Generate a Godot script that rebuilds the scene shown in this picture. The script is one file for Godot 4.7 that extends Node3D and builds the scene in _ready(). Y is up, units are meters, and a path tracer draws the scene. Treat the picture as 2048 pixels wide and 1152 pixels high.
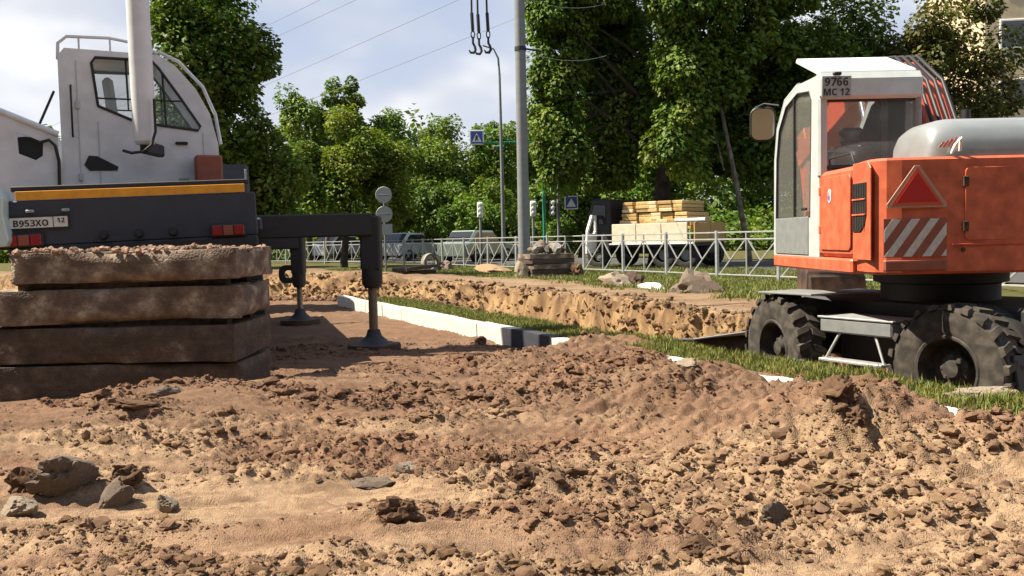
extends Node3D
# A street dug up for works: churned soil in front, a crane truck on outriggers behind a stack of old slabs,
# a wheeled excavator in the dug strip behind the kerb, fence, signs, trees and a wood behind.

var rng := RandomNumberGenerator.new()
var noise := FastNoiseLite.new()
var noise_b := FastNoiseLite.new()
var noise_cell := FastNoiseLite.new()
var taken := {}
var mats := {}
var textures := {}
var sans := SystemFont.new()

const T := Vector2(-0.431, -0.902)     # along the kerb, away from the camera (x, z)
const N := Vector2(0.902, -0.431)      # across the kerb, towards the lawn
const KERB := Vector2(0.0, -10.25)     # a point of the kerb's front edge
const LAWN := 0.2
const PIT := -0.5

# ---------------------------------------------------------------- scene tree helpers
func numbered(called: String) -> String:
	var n: int = taken.get(called, -1) + 1
	taken[called] = n
	return called if n == 0 else "%s_%03d" % [called, n]

func tag(o: Node, label: String, category: String, group := "") -> void:
	o.set_meta("label", label)
	o.set_meta("category", category)
	if group:
		o.set_meta("group", group)

func thing(called: String, label: String, category: String, at := Vector3.ZERO, turn := Vector3.ZERO, group := "") -> Node3D:
	var o := Node3D.new()
	o.name = numbered(called)
	add_child(o)
	o.position = at
	o.rotation_degrees = turn
	tag(o, label, category, group)
	return o

func part(parent: Node, called: String, mesh: Mesh, m: Material, at := Vector3.ZERO, turn := Vector3.ZERO) -> MeshInstance3D:
	var o := MeshInstance3D.new()
	o.name = numbered(called) if parent == self else called
	o.mesh = mesh
	o.material_override = m
	parent.add_child(o, true)
	o.position = at
	o.rotation_degrees = turn
	return o

func bar(parent: Node, called: String, a: Vector3, b: Vector3, w: float, h: float, m: Material, bevel := 0.0) -> MeshInstance3D:
	var along := b - a
	var o := part(parent, called, box(Vector3(w, h, along.length()), bevel), m, (a + b) / 2)
	var up := Vector3.UP if absf(along.normalized().y) < 0.98 else Vector3.RIGHT
	o.basis = Basis.looking_at(along, up)
	return o

func rod(parent: Node, called: String, pts: Array, r: float, m: Material, sides := 8) -> MeshInstance3D:
	return part(parent, called, tube(pts, [r], sides), m)

# ---------------------------------------------------------------- mesh helpers
func tri(st: SurfaceTool, a: Vector3, b: Vector3, c: Vector3, out: Vector3) -> void:
	if (c - a).cross(b - a).dot(out) < 0:
		var k := b
		b = c
		c = k
	st.add_vertex(a)
	st.add_vertex(b)
	st.add_vertex(c)

func quad(st: SurfaceTool, a: Vector3, b: Vector3, c: Vector3, d: Vector3, out: Vector3) -> void:
	tri(st, a, b, c, out)
	tri(st, a, c, d, out)

func begin() -> SurfaceTool:
	var st := SurfaceTool.new()
	st.begin(Mesh.PRIMITIVE_TRIANGLES)
	st.set_smooth_group(-1)
	return st

func done(st: SurfaceTool) -> ArrayMesh:
	st.generate_normals()
	return st.commit()

var boxes := {}
func box(size: Vector3, bevel := 0.0) -> ArrayMesh:
	var key := "%s %s" % [size, bevel]
	if boxes.has(key):
		return boxes[key]
	var st := begin()
	var b := minf(bevel, minf(size.x, minf(size.y, size.z)) * 0.45)
	var at := func(s: Vector3, axis: int) -> Vector3:
		var p := s * size / 2
		for k in 3:
			if k != axis:
				p[k] -= s[k] * b
		return p
	for axis in 3:
		var u := (axis + 1) % 3
		var w := (axis + 2) % 3
		for sg in [-1.0, 1.0]:
			var c := []
			for q in [[-1, -1], [1, -1], [1, 1], [-1, 1]]:
				var s := Vector3()
				s[axis] = sg
				s[u] = q[0]
				s[w] = q[1]
				c.append(at.call(s, axis))
			var out := Vector3()
			out[axis] = sg
			quad(st, c[0], c[1], c[2], c[3], out)
			if b > 0:
				for so in [-1.0, 1.0]:
					var s0 := Vector3()
					s0[axis] = sg
					s0[u] = so
					s0[w] = -1
					var s1 := s0
					s1[w] = 1
					quad(st, at.call(s0, axis), at.call(s1, axis), at.call(s1, u), at.call(s0, u), Vector3(s0.x, s0.y, s0.z) + s1)
	if b > 0:
		for sx in [-1.0, 1.0]:
			for sy in [-1.0, 1.0]:
				for sz in [-1.0, 1.0]:
					var s := Vector3(sx, sy, sz)
					tri(st, at.call(s, 0), at.call(s, 1), at.call(s, 2), s)
	boxes[key] = done(st)
	return boxes[key]

func pts2(a: Array) -> PackedVector2Array:
	var p := PackedVector2Array()
	for i in range(0, a.size(), 2):
		p.append(Vector2(a[i], a[i + 1]))
	return p

# a polygon in x and y with a thickness along z, its edges chamfered
func plate(poly: PackedVector2Array, depth: float, bevel := 0.0) -> ArrayMesh:
	if Geometry2D.is_polygon_clockwise(poly):
		poly.reverse()
	var st := begin()
	var inner := poly
	if bevel > 0:
		var shrunk := Geometry2D.offset_polygon(poly, -bevel, Geometry2D.JOIN_MITER)
		if shrunk.size() == 1 and shrunk[0].size() == poly.size():
			inner = shrunk[0]
			if Geometry2D.is_polygon_clockwise(inner):
				inner.reverse()
			var best := 0
			for i in inner.size():
				if inner[i].distance_to(poly[0]) < inner[best].distance_to(poly[0]):
					best = i
			var r := PackedVector2Array()
			for i in inner.size():
				r.append(inner[(i + best) % inner.size()])
			inner = r
		else:
			bevel = 0.0
	var z := depth / 2
	var ix := Geometry2D.triangulate_polygon(inner)
	for sg in [-1.0, 1.0]:
		for i in range(0, ix.size(), 3):
			var p := []
			for k in 3:
				p.append(Vector3(inner[ix[i + k]].x, inner[ix[i + k]].y, z * sg))
			tri(st, p[0], p[1], p[2], Vector3(0, 0, sg))
	for i in poly.size():
		var a := poly[i]
		var b := poly[(i + 1) % poly.size()]
		var out := Vector3((b - a).y, -(b - a).x, 0)
		var zi := z - bevel
		quad(st, Vector3(a.x, a.y, -zi), Vector3(b.x, b.y, -zi), Vector3(b.x, b.y, zi), Vector3(a.x, a.y, zi), out)
		if bevel > 0:
			var c := inner[i]
			var e := inner[(i + 1) % poly.size()]
			for sg in [-1.0, 1.0]:
				quad(st, Vector3(a.x, a.y, zi * sg), Vector3(b.x, b.y, zi * sg), Vector3(e.x, e.y, z * sg), Vector3(c.x, c.y, z * sg), out.normalized() + Vector3(0, 0, sg))
	return done(st)

# a plate with one opening; both outlines have the same number of points
func frame(outer: PackedVector2Array, inner: PackedVector2Array, depth: float) -> ArrayMesh:
	var st := begin()
	var n := outer.size()
	var mid := Vector2()
	for p in inner:
		mid += p / n
	for i in n:
		var a := outer[i]
		var b := outer[(i + 1) % n]
		var c := inner[(i + 1) % n]
		var e := inner[i]
		for sg in [-1.0, 1.0]:
			var z: float = depth / 2 * sg
			quad(st, Vector3(a.x, a.y, z), Vector3(b.x, b.y, z), Vector3(c.x, c.y, z), Vector3(e.x, e.y, z), Vector3(0, 0, sg))
		var z := depth / 2
		var to := ((a + b) / 2 - mid)
		quad(st, Vector3(a.x, a.y, -z), Vector3(b.x, b.y, -z), Vector3(b.x, b.y, z), Vector3(a.x, a.y, z), Vector3(to.x, to.y, 0))
		to = mid - (c + e) / 2
		quad(st, Vector3(e.x, e.y, -z), Vector3(c.x, c.y, -z), Vector3(c.x, c.y, z), Vector3(e.x, e.y, z), Vector3(to.x, to.y, 0))
	return done(st)

func rounded(w: float, h: float, r: float, steps := 4) -> PackedVector2Array:
	var p := PackedVector2Array()
	for c in [[1, 1, 0.0], [-1, 1, 90.0], [-1, -1, 180.0], [1, -1, 270.0]]:
		for k in steps + 1:
			var a := deg_to_rad(c[2] + 90.0 * k / steps)
			p.append(Vector2(c[0] * (w / 2 - r) + r * cos(a), c[1] * (h / 2 - r) + r * sin(a)))
	return p

func tube(pts: Array, radii: Array, sides := 8) -> ArrayMesh:
	var st := SurfaceTool.new()
	st.begin(Mesh.PRIMITIVE_TRIANGLES)
	var rings := []
	var side := Vector3()
	for i in pts.size():
		var dir: Vector3 = (pts[mini(i + 1, pts.size() - 1)] - pts[maxi(i - 1, 0)]).normalized()
		if side == Vector3():
			side = dir.cross(Vector3.UP if absf(dir.y) < 0.9 else Vector3.RIGHT).normalized()
		side = (side - dir * side.dot(dir)).normalized()
		var other := dir.cross(side)
		var r: float = radii[mini(i, radii.size() - 1)]
		var ring := []
		for k in sides:
			var a := TAU * k / sides
			ring.append(pts[i] + (side * cos(a) + other * sin(a)) * r)
		rings.append(ring)
	st.set_smooth_group(0)
	for i in pts.size() - 1:
		var mid: Vector3 = (pts[i] + pts[i + 1]) / 2
		for k in sides:
			var j := (k + 1) % sides
			quad(st, rings[i][k], rings[i][j], rings[i + 1][j], rings[i + 1][k], rings[i][k] + rings[i + 1][j] - mid * 2)
	st.set_smooth_group(-1)
	for e in [0, pts.size() - 1]:
		var out: Vector3 = pts[e] - pts[1 if e == 0 else e - 1]
		for k in sides:
			tri(st, pts[e], rings[e][k], rings[e][(k + 1) % sides], out)
	return done(st)

# profile of (radius, height) turned round y
func lathe(profile: PackedVector2Array, sides := 24) -> ArrayMesh:
	var st := SurfaceTool.new()
	st.begin(Mesh.PRIMITIVE_TRIANGLES)
	var group := 0
	var mid := Vector2()
	for p in profile:
		mid += p / profile.size()
	for i in profile.size() - 1:
		var a := profile[i]
		var b := profile[i + 1]
		if i > 0 and absf((a - profile[i - 1]).angle_to(b - a)) > 0.6:
			group += 1
		st.set_smooth_group(group)
		for k in sides:
			var t0 := TAU * k / sides
			var t1 := TAU * (k + 1) / sides
			var u0 := Vector3(cos(t0), 0, sin(t0))
			var u1 := Vector3(cos(t1), 0, sin(t1))
			var e := b - a
			var n2 := Vector2(e.y, -e.x)
			var out := (u0 + u1) / 2 * n2.x + Vector3(0, n2.y, 0)
			quad(st, u0 * a.x + Vector3(0, a.y, 0), u1 * a.x + Vector3(0, a.y, 0), u1 * b.x + Vector3(0, b.y, 0), u0 * b.x + Vector3(0, b.y, 0), out)
	return done(st)

func ico(sub: int) -> Array:
	var t := (1 + sqrt(5.0)) / 2
	var v := [Vector3(-1, t, 0), Vector3(1, t, 0), Vector3(-1, -t, 0), Vector3(1, -t, 0), Vector3(0, -1, t), Vector3(0, 1, t), Vector3(0, -1, -t), Vector3(0, 1, -t), Vector3(t, 0, -1), Vector3(t, 0, 1), Vector3(-t, 0, -1), Vector3(-t, 0, 1)]
	for i in v.size():
		v[i] = v[i].normalized()
	var f := [[0, 11, 5], [0, 5, 1], [0, 1, 7], [0, 7, 10], [0, 10, 11], [1, 5, 9], [5, 11, 4], [11, 10, 2], [10, 7, 6], [7, 1, 8], [3, 9, 4], [3, 4, 2], [3, 2, 6], [3, 6, 8], [3, 8, 9], [4, 9, 5], [2, 4, 11], [6, 2, 10], [8, 6, 7], [9, 8, 1]]
	for s in sub:
		var g := []
		for q in f:
			var m := []
			for k in 3:
				v.append(((v[q[k]] + v[q[(k + 1) % 3]]) / 2).normalized())
				m.append(v.size() - 1)
			g.append_array([[q[0], m[0], m[2]], [q[1], m[1], m[0]], [q[2], m[2], m[1]], [m[0], m[1], m[2]]])
		f = g
	return [v, f]

# a lump of soil, stone or rubble about 1 m across; sharp makes it angular
func lump(seed_at: float, sub: int, sharp: float, smooth := false) -> ArrayMesh:
	var m := ico(sub)
	var st := SurfaceTool.new()
	st.begin(Mesh.PRIMITIVE_TRIANGLES)
	st.set_smooth_group(0 if smooth else -1)
	var cut := []
	var r := RandomNumberGenerator.new()
	r.seed = int(seed_at * 91) + 7
	for i in 9:
		cut.append([Vector3(r.randf_range(-1, 1), r.randf_range(-1, 1), r.randf_range(-1, 1)).normalized(), r.randf_range(0.27, 0.42)])
	var p := []
	for v: Vector3 in m[0]:
		var q := v * 0.5 * (1.0 + 0.55 * noise.get_noise_3dv(v * 90 + Vector3.ONE * seed_at * 371) + 0.4 * noise.get_noise_3dv(v * 260 + Vector3.ONE * seed_at * 111))
		for c in cut:
			var over: float = q.dot(c[0]) - c[1]
			if over > 0:
				q -= c[0] * over * sharp
		p.append(q)
	for q in m[1]:
		tri(st, p[q[0]], p[q[1]], p[q[2]], p[q[0]] + p[q[1]] + p[q[2]])
	return done(st)

# a box with worn, broken faces
func rough_box(size: Vector3, cell: float, amp: float, seed_at: float, chip := 0.0) -> ArrayMesh:
	var st := SurfaceTool.new()
	st.begin(Mesh.PRIMITIVE_TRIANGLES)
	st.set_smooth_group(0)
	for axis in 3:
		var u := (axis + 1) % 3
		var w := (axis + 2) % 3
		var nu := maxi(1, roundi(size[u] / cell))
		var nw := maxi(1, roundi(size[w] / cell))
		for sg in [-1.0, 1.0]:
			st.set_smooth_group(axis * 2 + (1 if sg > 0 else 0))
			var grid := []
			for i in nu + 1:
				for j in nw + 1:
					var p := Vector3()
					p[axis] = sg * size[axis] / 2
					p[u] = (float(i) / nu - 0.5) * size[u]
					p[w] = (float(j) / nw - 0.5) * size[w]
					var q := p * 100 + Vector3.ONE * seed_at * 517
					var move := Vector3(noise.get_noise_3dv(q * 0.5), noise.get_noise_3dv(q * 0.5 + Vector3.ONE * 900), noise.get_noise_3dv(q * 0.5 + Vector3.ONE * 1800)) * amp
					move += Vector3(noise.get_noise_3dv(q * 2), noise.get_noise_3dv(q * 2 + Vector3.ONE * 900), noise.get_noise_3dv(q * 2 + Vector3.ONE * 1800)) * amp * 0.5
					if chip > 0.04:
						move.y += noise_b.get_noise_3dv(q * 0.22) * 0.035 * (1.0 if p.y < 0 else 0.5)
						move.z += noise_b.get_noise_3dv(q * 0.35 + Vector3.ONE * 333) * 0.03
					var near := 0
					var edge := 1.0
					for k in 3:
						var left: float = 1.0 - (size[k] / 2 - absf(p[k])) / maxf(chip, 0.001)
						if left > 0:
							near += 1
							edge = minf(edge, left)
					if near >= 2 and chip > 0:
						move -= p.normalized() * chip * edge * (0.25 + maxf(0.0, noise_b.get_noise_3dv(q * 0.8)) * 2.2)
					grid.append(p + move)
			var out := Vector3()
			out[axis] = sg
			for i in nu:
				for j in nw:
					var a := i * (nw + 1) + j
					quad(st, grid[a], grid[a + 1], grid[a + nw + 2], grid[a + nw + 1], out)
	return done(st)

func text_mesh(words: String, size: float, thick := 0.004) -> TextMesh:
	var t := TextMesh.new()
	t.text = words
	t.font = sans
	t.font_size = 32
	t.pixel_size = size / 23.0
	t.depth = thick
	return t

# ---------------------------------------------------------------- materials; colours are linear base colours
func grey_noise(key: String, freq: float, lo: float, hi: float, octaves := 4, kind := FastNoiseLite.TYPE_SIMPLEX_SMOOTH) -> NoiseTexture2D:
	if textures.has(key):
		return textures[key]
	var n := FastNoiseLite.new()
	n.noise_type = kind
	n.frequency = freq
	n.fractal_octaves = octaves
	n.seed = hash(key) % 1000
	var t := NoiseTexture2D.new()
	t.width = 512
	t.height = 512
	t.seamless = true
	t.noise = n
	var g := Gradient.new()
	g.set_color(0, Color(lo, lo, lo))
	g.set_color(1, Color(hi, hi, hi))
	t.color_ramp = g
	textures[key] = t
	return t

func ramp_noise(key: String, freq: float, stops: Array, octaves := 5) -> NoiseTexture2D:
	var t := grey_noise(key, freq, 0, 1, octaves)
	t.noise.fractal_gain = 0.68
	var g := Gradient.new()
	var off := PackedFloat32Array()
	var col := PackedColorArray()
	for s in stops:
		off.append(s[0])
		col.append(s[1].linear_to_srgb())
	g.offsets = off
	g.colors = col
	t.color_ramp = g
	return t

func paint(key: String, c: Color, rough: float, metal := 0.0, mottle: Texture2D = null, scale := 1.0, relief: Texture2D = null, height := 0.0) -> StandardMaterial3D:
	if mats.has(key):
		return mats[key]
	var m := StandardMaterial3D.new()
	m.resource_name = key
	m.albedo_color = c.linear_to_srgb()
	m.roughness = rough
	m.metallic = metal
	if mottle or relief:
		m.uv1_triplanar = true
		m.uv1_scale = Vector3.ONE * scale
	if mottle:
		m.albedo_texture = mottle
	if relief:
		m.heightmap_enabled = true
		m.heightmap_texture = relief
		m.heightmap_scale = height
	mats[key] = m
	return m

func glass(key: String, c: Color, alpha: float) -> StandardMaterial3D:
	if mats.has(key):
		return mats[key]
	var m := StandardMaterial3D.new()
	m.resource_name = key
	m.albedo_color = Color(c.r, c.g, c.b, alpha)
	m.transparency = BaseMaterial3D.TRANSPARENCY_ALPHA
	m.roughness = 0.05
	mats[key] = m
	return m

# ---------------------------------------------------------------- main
func _ready() -> void:
	rng.seed = 20240613
	noise.seed = 11
	noise.frequency = 0.01
	noise.fractal_octaves = 3
	noise_b.seed = 29
	noise_b.frequency = 0.012
	noise_b.fractal_octaves = 2
	noise_cell.seed = 5
	noise_cell.noise_type = FastNoiseLite.TYPE_CELLULAR
	noise_cell.frequency = 0.03
	noise_cell.fractal_type = FastNoiseLite.FRACTAL_NONE
	noise_cell.cellular_return_type = FastNoiseLite.RETURN_DISTANCE
	sans.font_names = PackedStringArray(["Droid Sans"])
	sans.font_weight = 700

	# camera, sky, sun, exposure
	var cam := Camera3D.new()
	cam.fov = 36.0
	cam.near = 0.05
	cam.far = 900.0
	add_child(cam)
	cam.position = Vector3(0, 1.25, 0)
	cam.rotation_degrees = Vector3(-3.16, 0, -1.2)
	cam.current = true

	var env := Environment.new()
	env.background_mode = Environment.BG_SKY
	env.tonemap_mode = Environment.TONE_MAPPER_LINEAR
	env.tonemap_exposure = 2.6
	env.sdfgi_enabled = true
	env.ssao_enabled = true
	env.ssil_enabled = true
	var sky := Sky.new()
	sky.sky_material = cloud_sky()
	env.sky = sky
	env.background_energy_multiplier = 0.42
	var world := WorldEnvironment.new()
	world.environment = env
	add_child(world)

	var sun := DirectionalLight3D.new()
	sun.light_energy = 1.6
	sun.light_color = Color(1.0, 0.95, 0.86)
	sun.light_angular_distance = 0.5
	sun.shadow_enabled = true
	add_child(sun)
	sun.look_at_from_position(Vector3(-0.60, 0.80, -0.035), Vector3.ZERO)

	make_materials()
	build_ground()
	build_kerb()
	build_trees()
	build_background()
	build_fence()
	build_slab_stack()
	build_crane()
	build_excavator()
	build_lawn_debris()
	build_loose_soil()
	build_grass()

# clouds over a pale sky, the same all the way round
func cloud_sky() -> PanoramaSkyMaterial:
	var w := 1024
	var h := 512
	var im := Image.create(w, h, false, Image.FORMAT_RGBF)
	var n := FastNoiseLite.new()
	n.seed = 77
	n.frequency = 1.0
	n.fractal_octaves = 5
	for j in h:
		var up := PI / 2 - (j + 0.5) / h * PI
		for i in w:
			var a := (i + 0.5) / w * TAU
			var dir := Vector3(cos(up) * sin(a), sin(up), cos(up) * cos(a))
			var c := Color(0.50, 0.60, 0.78)
			if dir.y > 0:
				var high := pow(dir.y, 0.6)
				c = Color(0.74, 0.80, 0.90).lerp(Color(0.14, 0.25, 0.52), high)
				var q := Vector3(dir.x, dir.y * 2.6, dir.z) * 2.3
				var d := n.get_noise_3dv(q) * 0.5 + 0.5
				var fine := n.get_noise_3dv(q * 2.7 + Vector3.ONE * 9) * 0.5 + 0.5
				var cover := smoothstep(0.26, 0.56, d * 0.8 + fine * 0.2)
				var white := Color(0.70, 0.73, 0.80).lerp(Color(1.02, 1.02, 1.03), smoothstep(0.4, 0.75, fine * 0.6 + d * 0.4))
				c = c.lerp(white, cover * lerpf(0.95, 0.45, smoothstep(0.25, 0.9, dir.y)))
			else:
				c = Color(0.62, 0.68, 0.76).lerp(Color(0.16, 0.14, 0.11), smoothstep(0.0, 0.12, -dir.y))
			im.set_pixel(i, j, c)
	var m := PanoramaSkyMaterial.new()
	m.panorama = ImageTexture.create_from_image(im)
	return m

func make_materials() -> void:
	var fine := grey_noise("fine", 0.05, 0.72, 1.0)
	var coarse := grey_noise("coarse", 0.012, 0.6, 1.0, 5)
	var soft := grey_noise("soft", 0.009, 0.86, 1.0, 5)
	var grit := grey_noise("grit", 0.09, 0.0, 1.0, 5)
	var stain := grey_noise("stain", 0.006, 0.45, 1.0, 6)
	var soil := paint("soil", Color(1, 1, 1), 0.95, 0, fine, 2.3, grit, 0.8)
	soil.vertex_color_use_as_albedo = true
	soil.uv1_world_triplanar = true
	soil.metallic_specular = 0.2
	var clod := paint("clod", Color(1, 1, 1), 0.95, 0, fine, 5, grit, 0.35)
	clod.vertex_color_use_as_albedo = true
	clod.metallic_specular = 0.2
	paint("clod_brown", Color(0.20, 0.122, 0.078), 0.95, 0, fine, 5, grit, 0.35).metallic_specular = 0.2
	paint("clod_sand", Color(0.37, 0.25, 0.15), 0.95, 0, fine, 5, grit, 0.35).metallic_specular = 0.2
	paint("stone_grey", Color(0.22, 0.165, 0.125), 0.9, 0, coarse, 3, grit, 0.3)
	paint("stone_pale", Color(0.42, 0.335, 0.25), 0.9, 0, coarse, 3, grit, 0.3)
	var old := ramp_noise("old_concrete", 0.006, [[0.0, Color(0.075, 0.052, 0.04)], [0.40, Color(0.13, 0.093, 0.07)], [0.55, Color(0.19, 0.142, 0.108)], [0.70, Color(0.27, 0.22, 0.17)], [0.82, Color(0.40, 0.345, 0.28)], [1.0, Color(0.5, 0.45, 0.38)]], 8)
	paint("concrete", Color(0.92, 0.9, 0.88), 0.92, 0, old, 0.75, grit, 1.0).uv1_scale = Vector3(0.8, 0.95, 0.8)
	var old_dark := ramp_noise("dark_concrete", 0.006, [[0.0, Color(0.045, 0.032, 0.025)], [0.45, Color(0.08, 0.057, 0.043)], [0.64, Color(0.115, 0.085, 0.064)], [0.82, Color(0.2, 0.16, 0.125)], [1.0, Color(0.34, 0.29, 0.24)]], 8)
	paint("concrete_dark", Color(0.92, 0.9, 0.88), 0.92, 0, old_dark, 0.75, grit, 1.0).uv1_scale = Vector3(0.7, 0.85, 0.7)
	paint("concrete_pale", Color(0.42, 0.39, 0.35), 0.92, 0, stain, 1.3, grit, 0.5)
	paint("old_wood", Color(0.10, 0.07, 0.05), 0.9, 0, coarse, 2, grit, 0.3)
	paint("kerb_white", Color(0.70, 0.68, 0.63), 0.8, 0, grey_noise("wornpaint", 0.02, 0.78, 1.0, 5), 1.2, grit, 0.25)
	paint("kerb_black", Color(0.03, 0.034, 0.05), 0.8, 0, soft, 1.2, grit, 0.25)
	paint("crane_white", Color(0.70, 0.71, 0.74), 0.38, 0, grey_noise("dust", 0.01, 0.9, 1.0, 6), 0.7)
	paint("crane_inner", Color(0.42, 0.43, 0.44), 0.6)
	paint("crane_navy", Color(0.035, 0.042, 0.062), 0.5, 0, soft, 1.2)
	paint("chassis", Color(0.022, 0.022, 0.026), 0.65, 0, soft, 2)
	paint("stripe_orange", Color(0.82, 0.36, 0.03), 0.45, 0, soft, 1.5)
	paint("lamp_red", Color(0.26, 0.012, 0.016), 0.25)
	paint("red_brown", Color(0.30, 0.085, 0.05), 0.6, 0, soft, 2)
	paint("chrome", Color(0.62, 0.62, 0.62), 0.22, 1.0)
	paint("mirror", Color(0.26, 0.27, 0.27), 0.12, 1.0)
	paint("steel", Color(0.36, 0.35, 0.34), 0.45, 0.9, soft, 2)
	paint("galvanised", Color(0.42, 0.43, 0.43), 0.5, 0.35, soft, 1.5)
	paint("rubber", Color(0.032, 0.03, 0.028), 0.85, 0, stain, 2, grit, 0.15)
	paint("tyre_dusty", Color(0.098, 0.083, 0.068), 0.95, 0, stain, 2.2, grit, 0.25)
	paint("rim_dirty", Color(0.085, 0.072, 0.06), 0.85, 0, stain, 2.5, grit, 0.2)
	paint("black", Color(0.012, 0.012, 0.013), 0.55)
	paint("plate_white", Color(0.72, 0.72, 0.70), 0.5, 0, soft, 3)
	paint("ink", Color(0.02, 0.02, 0.02), 0.6)
	paint("orange", Color(0.66, 0.145, 0.068), 0.42, 0, grey_noise("orange_dust", 0.012, 0.74, 1.0, 7), 0.8)
	paint("orange_boom", Color(0.64, 0.105, 0.05), 0.35, 0, soft, 0.8)
	paint("cab_grey", Color(0.45, 0.49, 0.49), 0.4, 0, grey_noise("dust", 0.01, 0.9, 1.0, 6), 0.8)
	paint("hood_grey", Color(0.29, 0.315, 0.325), 0.35, 0.25, grey_noise("dust", 0.01, 0.9, 1.0, 6), 0.8)
	paint("panel_grey", Color(0.21, 0.225, 0.225), 0.5, 0, soft, 1.5)
	paint("stripe_white", Color(0.62, 0.58, 0.54), 0.5, 0, soft, 3)
	paint("rim_pale", Color(0.50, 0.27, 0.20), 0.5, 0, soft, 3)
	paint("rod_dull", Color(0.20, 0.165, 0.135), 0.45, 0.5, soft, 2)
	paint("sign_red", Color(0.45, 0.02, 0.02), 0.35)
	paint("white_paint", Color(0.78, 0.78, 0.76), 0.45)
	paint("blue_paint", Color(0.05, 0.09, 0.42), 0.45)
	paint("sign_back", Color(0.36, 0.40, 0.40), 0.6, 0.2, soft, 2)
	paint("green_paint", Color(0.02, 0.22, 0.12), 0.5)
	paint("pole", Color(0.20, 0.215, 0.225), 0.75, 0.0, soft, 0.8)
	paint("bark", Color(0.09, 0.07, 0.05), 0.95, 0, stain, 1.0, grit, 2.0)
	paint("bark_pale", Color(0.28, 0.25, 0.20), 0.95, 0, stain, 1.0, grit, 1.5)
	paint("timber", Color(0.66, 0.47, 0.20), 0.8, 0, soft, 2.0)
	paint("timber_pale", Color(0.74, 0.60, 0.36), 0.8, 0, soft, 2.0)
	paint("timber_dark", Color(0.50, 0.32, 0.12), 0.8, 0, soft, 2.0)
	paint("cream_board", Color(0.74, 0.66, 0.50), 0.6, 0, soft, 1.0)
	paint("rust", Color(0.10, 0.055, 0.035), 0.9, 0, stain, 1.5, grit, 0.2)
	paint("asphalt", Color(0.07, 0.07, 0.072), 0.9, 0, fine, 1.0)
	paint("far_grass", Color(0.05, 0.075, 0.022), 0.95, 0, stain, 0.05)
	paint("wall_beige", Color(0.62, 0.50, 0.34), 0.9, 0, soft, 0.3)
	paint("car_white", Color(0.36, 0.38, 0.41), 0.25, 0.1)
	paint("car_green", Color(0.20, 0.25, 0.225), 0.25, 0.2)
	paint("car_red", Color(0.30, 0.05, 0.04), 0.25, 0.1)
	paint("seat", Color(0.035, 0.035, 0.04), 0.8)
	paint("plastic_sheet", Color(0.66, 0.60, 0.56), 0.5)
	paint("teal", Color(0.46, 0.56, 0.56), 0.5)
	glass("cab_glass", Color(0.55, 0.62, 0.62), 0.16)
	glass("dusty_glass", Color(0.5, 0.5, 0.48), 0.3)
	glass("dark_glass", Color(0.05, 0.06, 0.07), 0.7)
	for k in [["leaf", Color(0.112, 0.178, 0.030)], ["leaf_dark", Color(0.098, 0.158, 0.030)], ["leaf_light", Color(0.128, 0.185, 0.031)], ["leaf_brown", Color(0.11, 0.115, 0.035)]]:
		var m := paint(k[0], Color(1, 1, 1), 0.6)
		m.vertex_color_use_as_albedo = true
		m.backlight_enabled = true
		m.backlight = Color(0.75, 0.8, 0.4)
		m.metallic_specular = 0.35
		m.set_meta("tint", k[1])
	var blade := paint("grass_blade", Color(0.12, 0.16, 0.034), 0.7)
	blade.vertex_color_use_as_albedo = true
	blade.backlight_enabled = true
	blade.backlight = Color(0.5, 0.6, 0.25)
	blade.cull_mode = BaseMaterial3D.CULL_DISABLED

# ---------------------------------------------------------------- ground
const BANK := [[10.5, -4.0], [9.5, 4.0], [8.6, 7.6], [5.4, 10.6], [2.8, 10.45], [2.25, 12.0], [1.55, 14.1], [-0.6, 18.1], [-3.4, 19.4], [-6.0, 20.2], [-12.0, 22.5], [-30.0, 31.0]]
# mounds of the churned soil: x, distance, radius across, radius deep, height
const MOUNDS := [[1.12, 8.75, 0.5, 0.36, 0.20], [0.05, 6.5, 0.55, 0.3, 0.07], [1.68, 4.55, 0.22, 0.2, 0.17], [1.95, 4.5, 0.5, 0.16, 0.08], [2.5, 6.2, 0.38, 0.22, 0.17], [2.02, 6.6, 0.45, 0.2, 0.10],
	[-0.45, 6.0, 0.55, 0.2, 0.06], [1.4, 6.2, 0.5, 0.2, 0.06], [-2.3, 4.6, 0.5, 0.25, 0.07], [-2.6, 6.0, 0.35, 0.2, 0.06], [0.7, 3.6, 0.3, 0.15, 0.06], [0.1, 4.4, 0.45, 0.16, 0.06], [3.0, 5.2, 0.7, 0.25, 0.10], [-0.55, 3.95, 0.3, 0.15, 0.05], [-1.75, 9.95, 0.35, 0.2, 0.05], [0.5, 8.9, 0.5, 0.22, 0.05]]

func kerb_coords(x: float, d: float) -> Vector2:
	var r := Vector2(x, -d) - KERB
	return Vector2(r.dot(T), r.dot(N))

# how far behind the foot of the dug bank, in metres (negative: on the dug side)
func bank_distance(x: float, d: float) -> float:
	var best := 1e9
	var sg := 1.0
	var p := Vector2(x, d)
	for i in BANK.size() - 1:
		var a := Vector2(BANK[i][0], BANK[i][1])
		var b := Vector2(BANK[i + 1][0], BANK[i + 1][1])
		var ab := b - a
		var t := clampf((p - a).dot(ab) / ab.length_squared(), 0, 1)
		var q := p - (a + ab * t)
		var l := q.length()
		if l < best - 1e-6:
			best = l
			sg = -signf(ab.cross(q))
	return best * sg

func ground_at(x: float, d: float) -> float:
	return ground_and_colour(x, d)[0]

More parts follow.
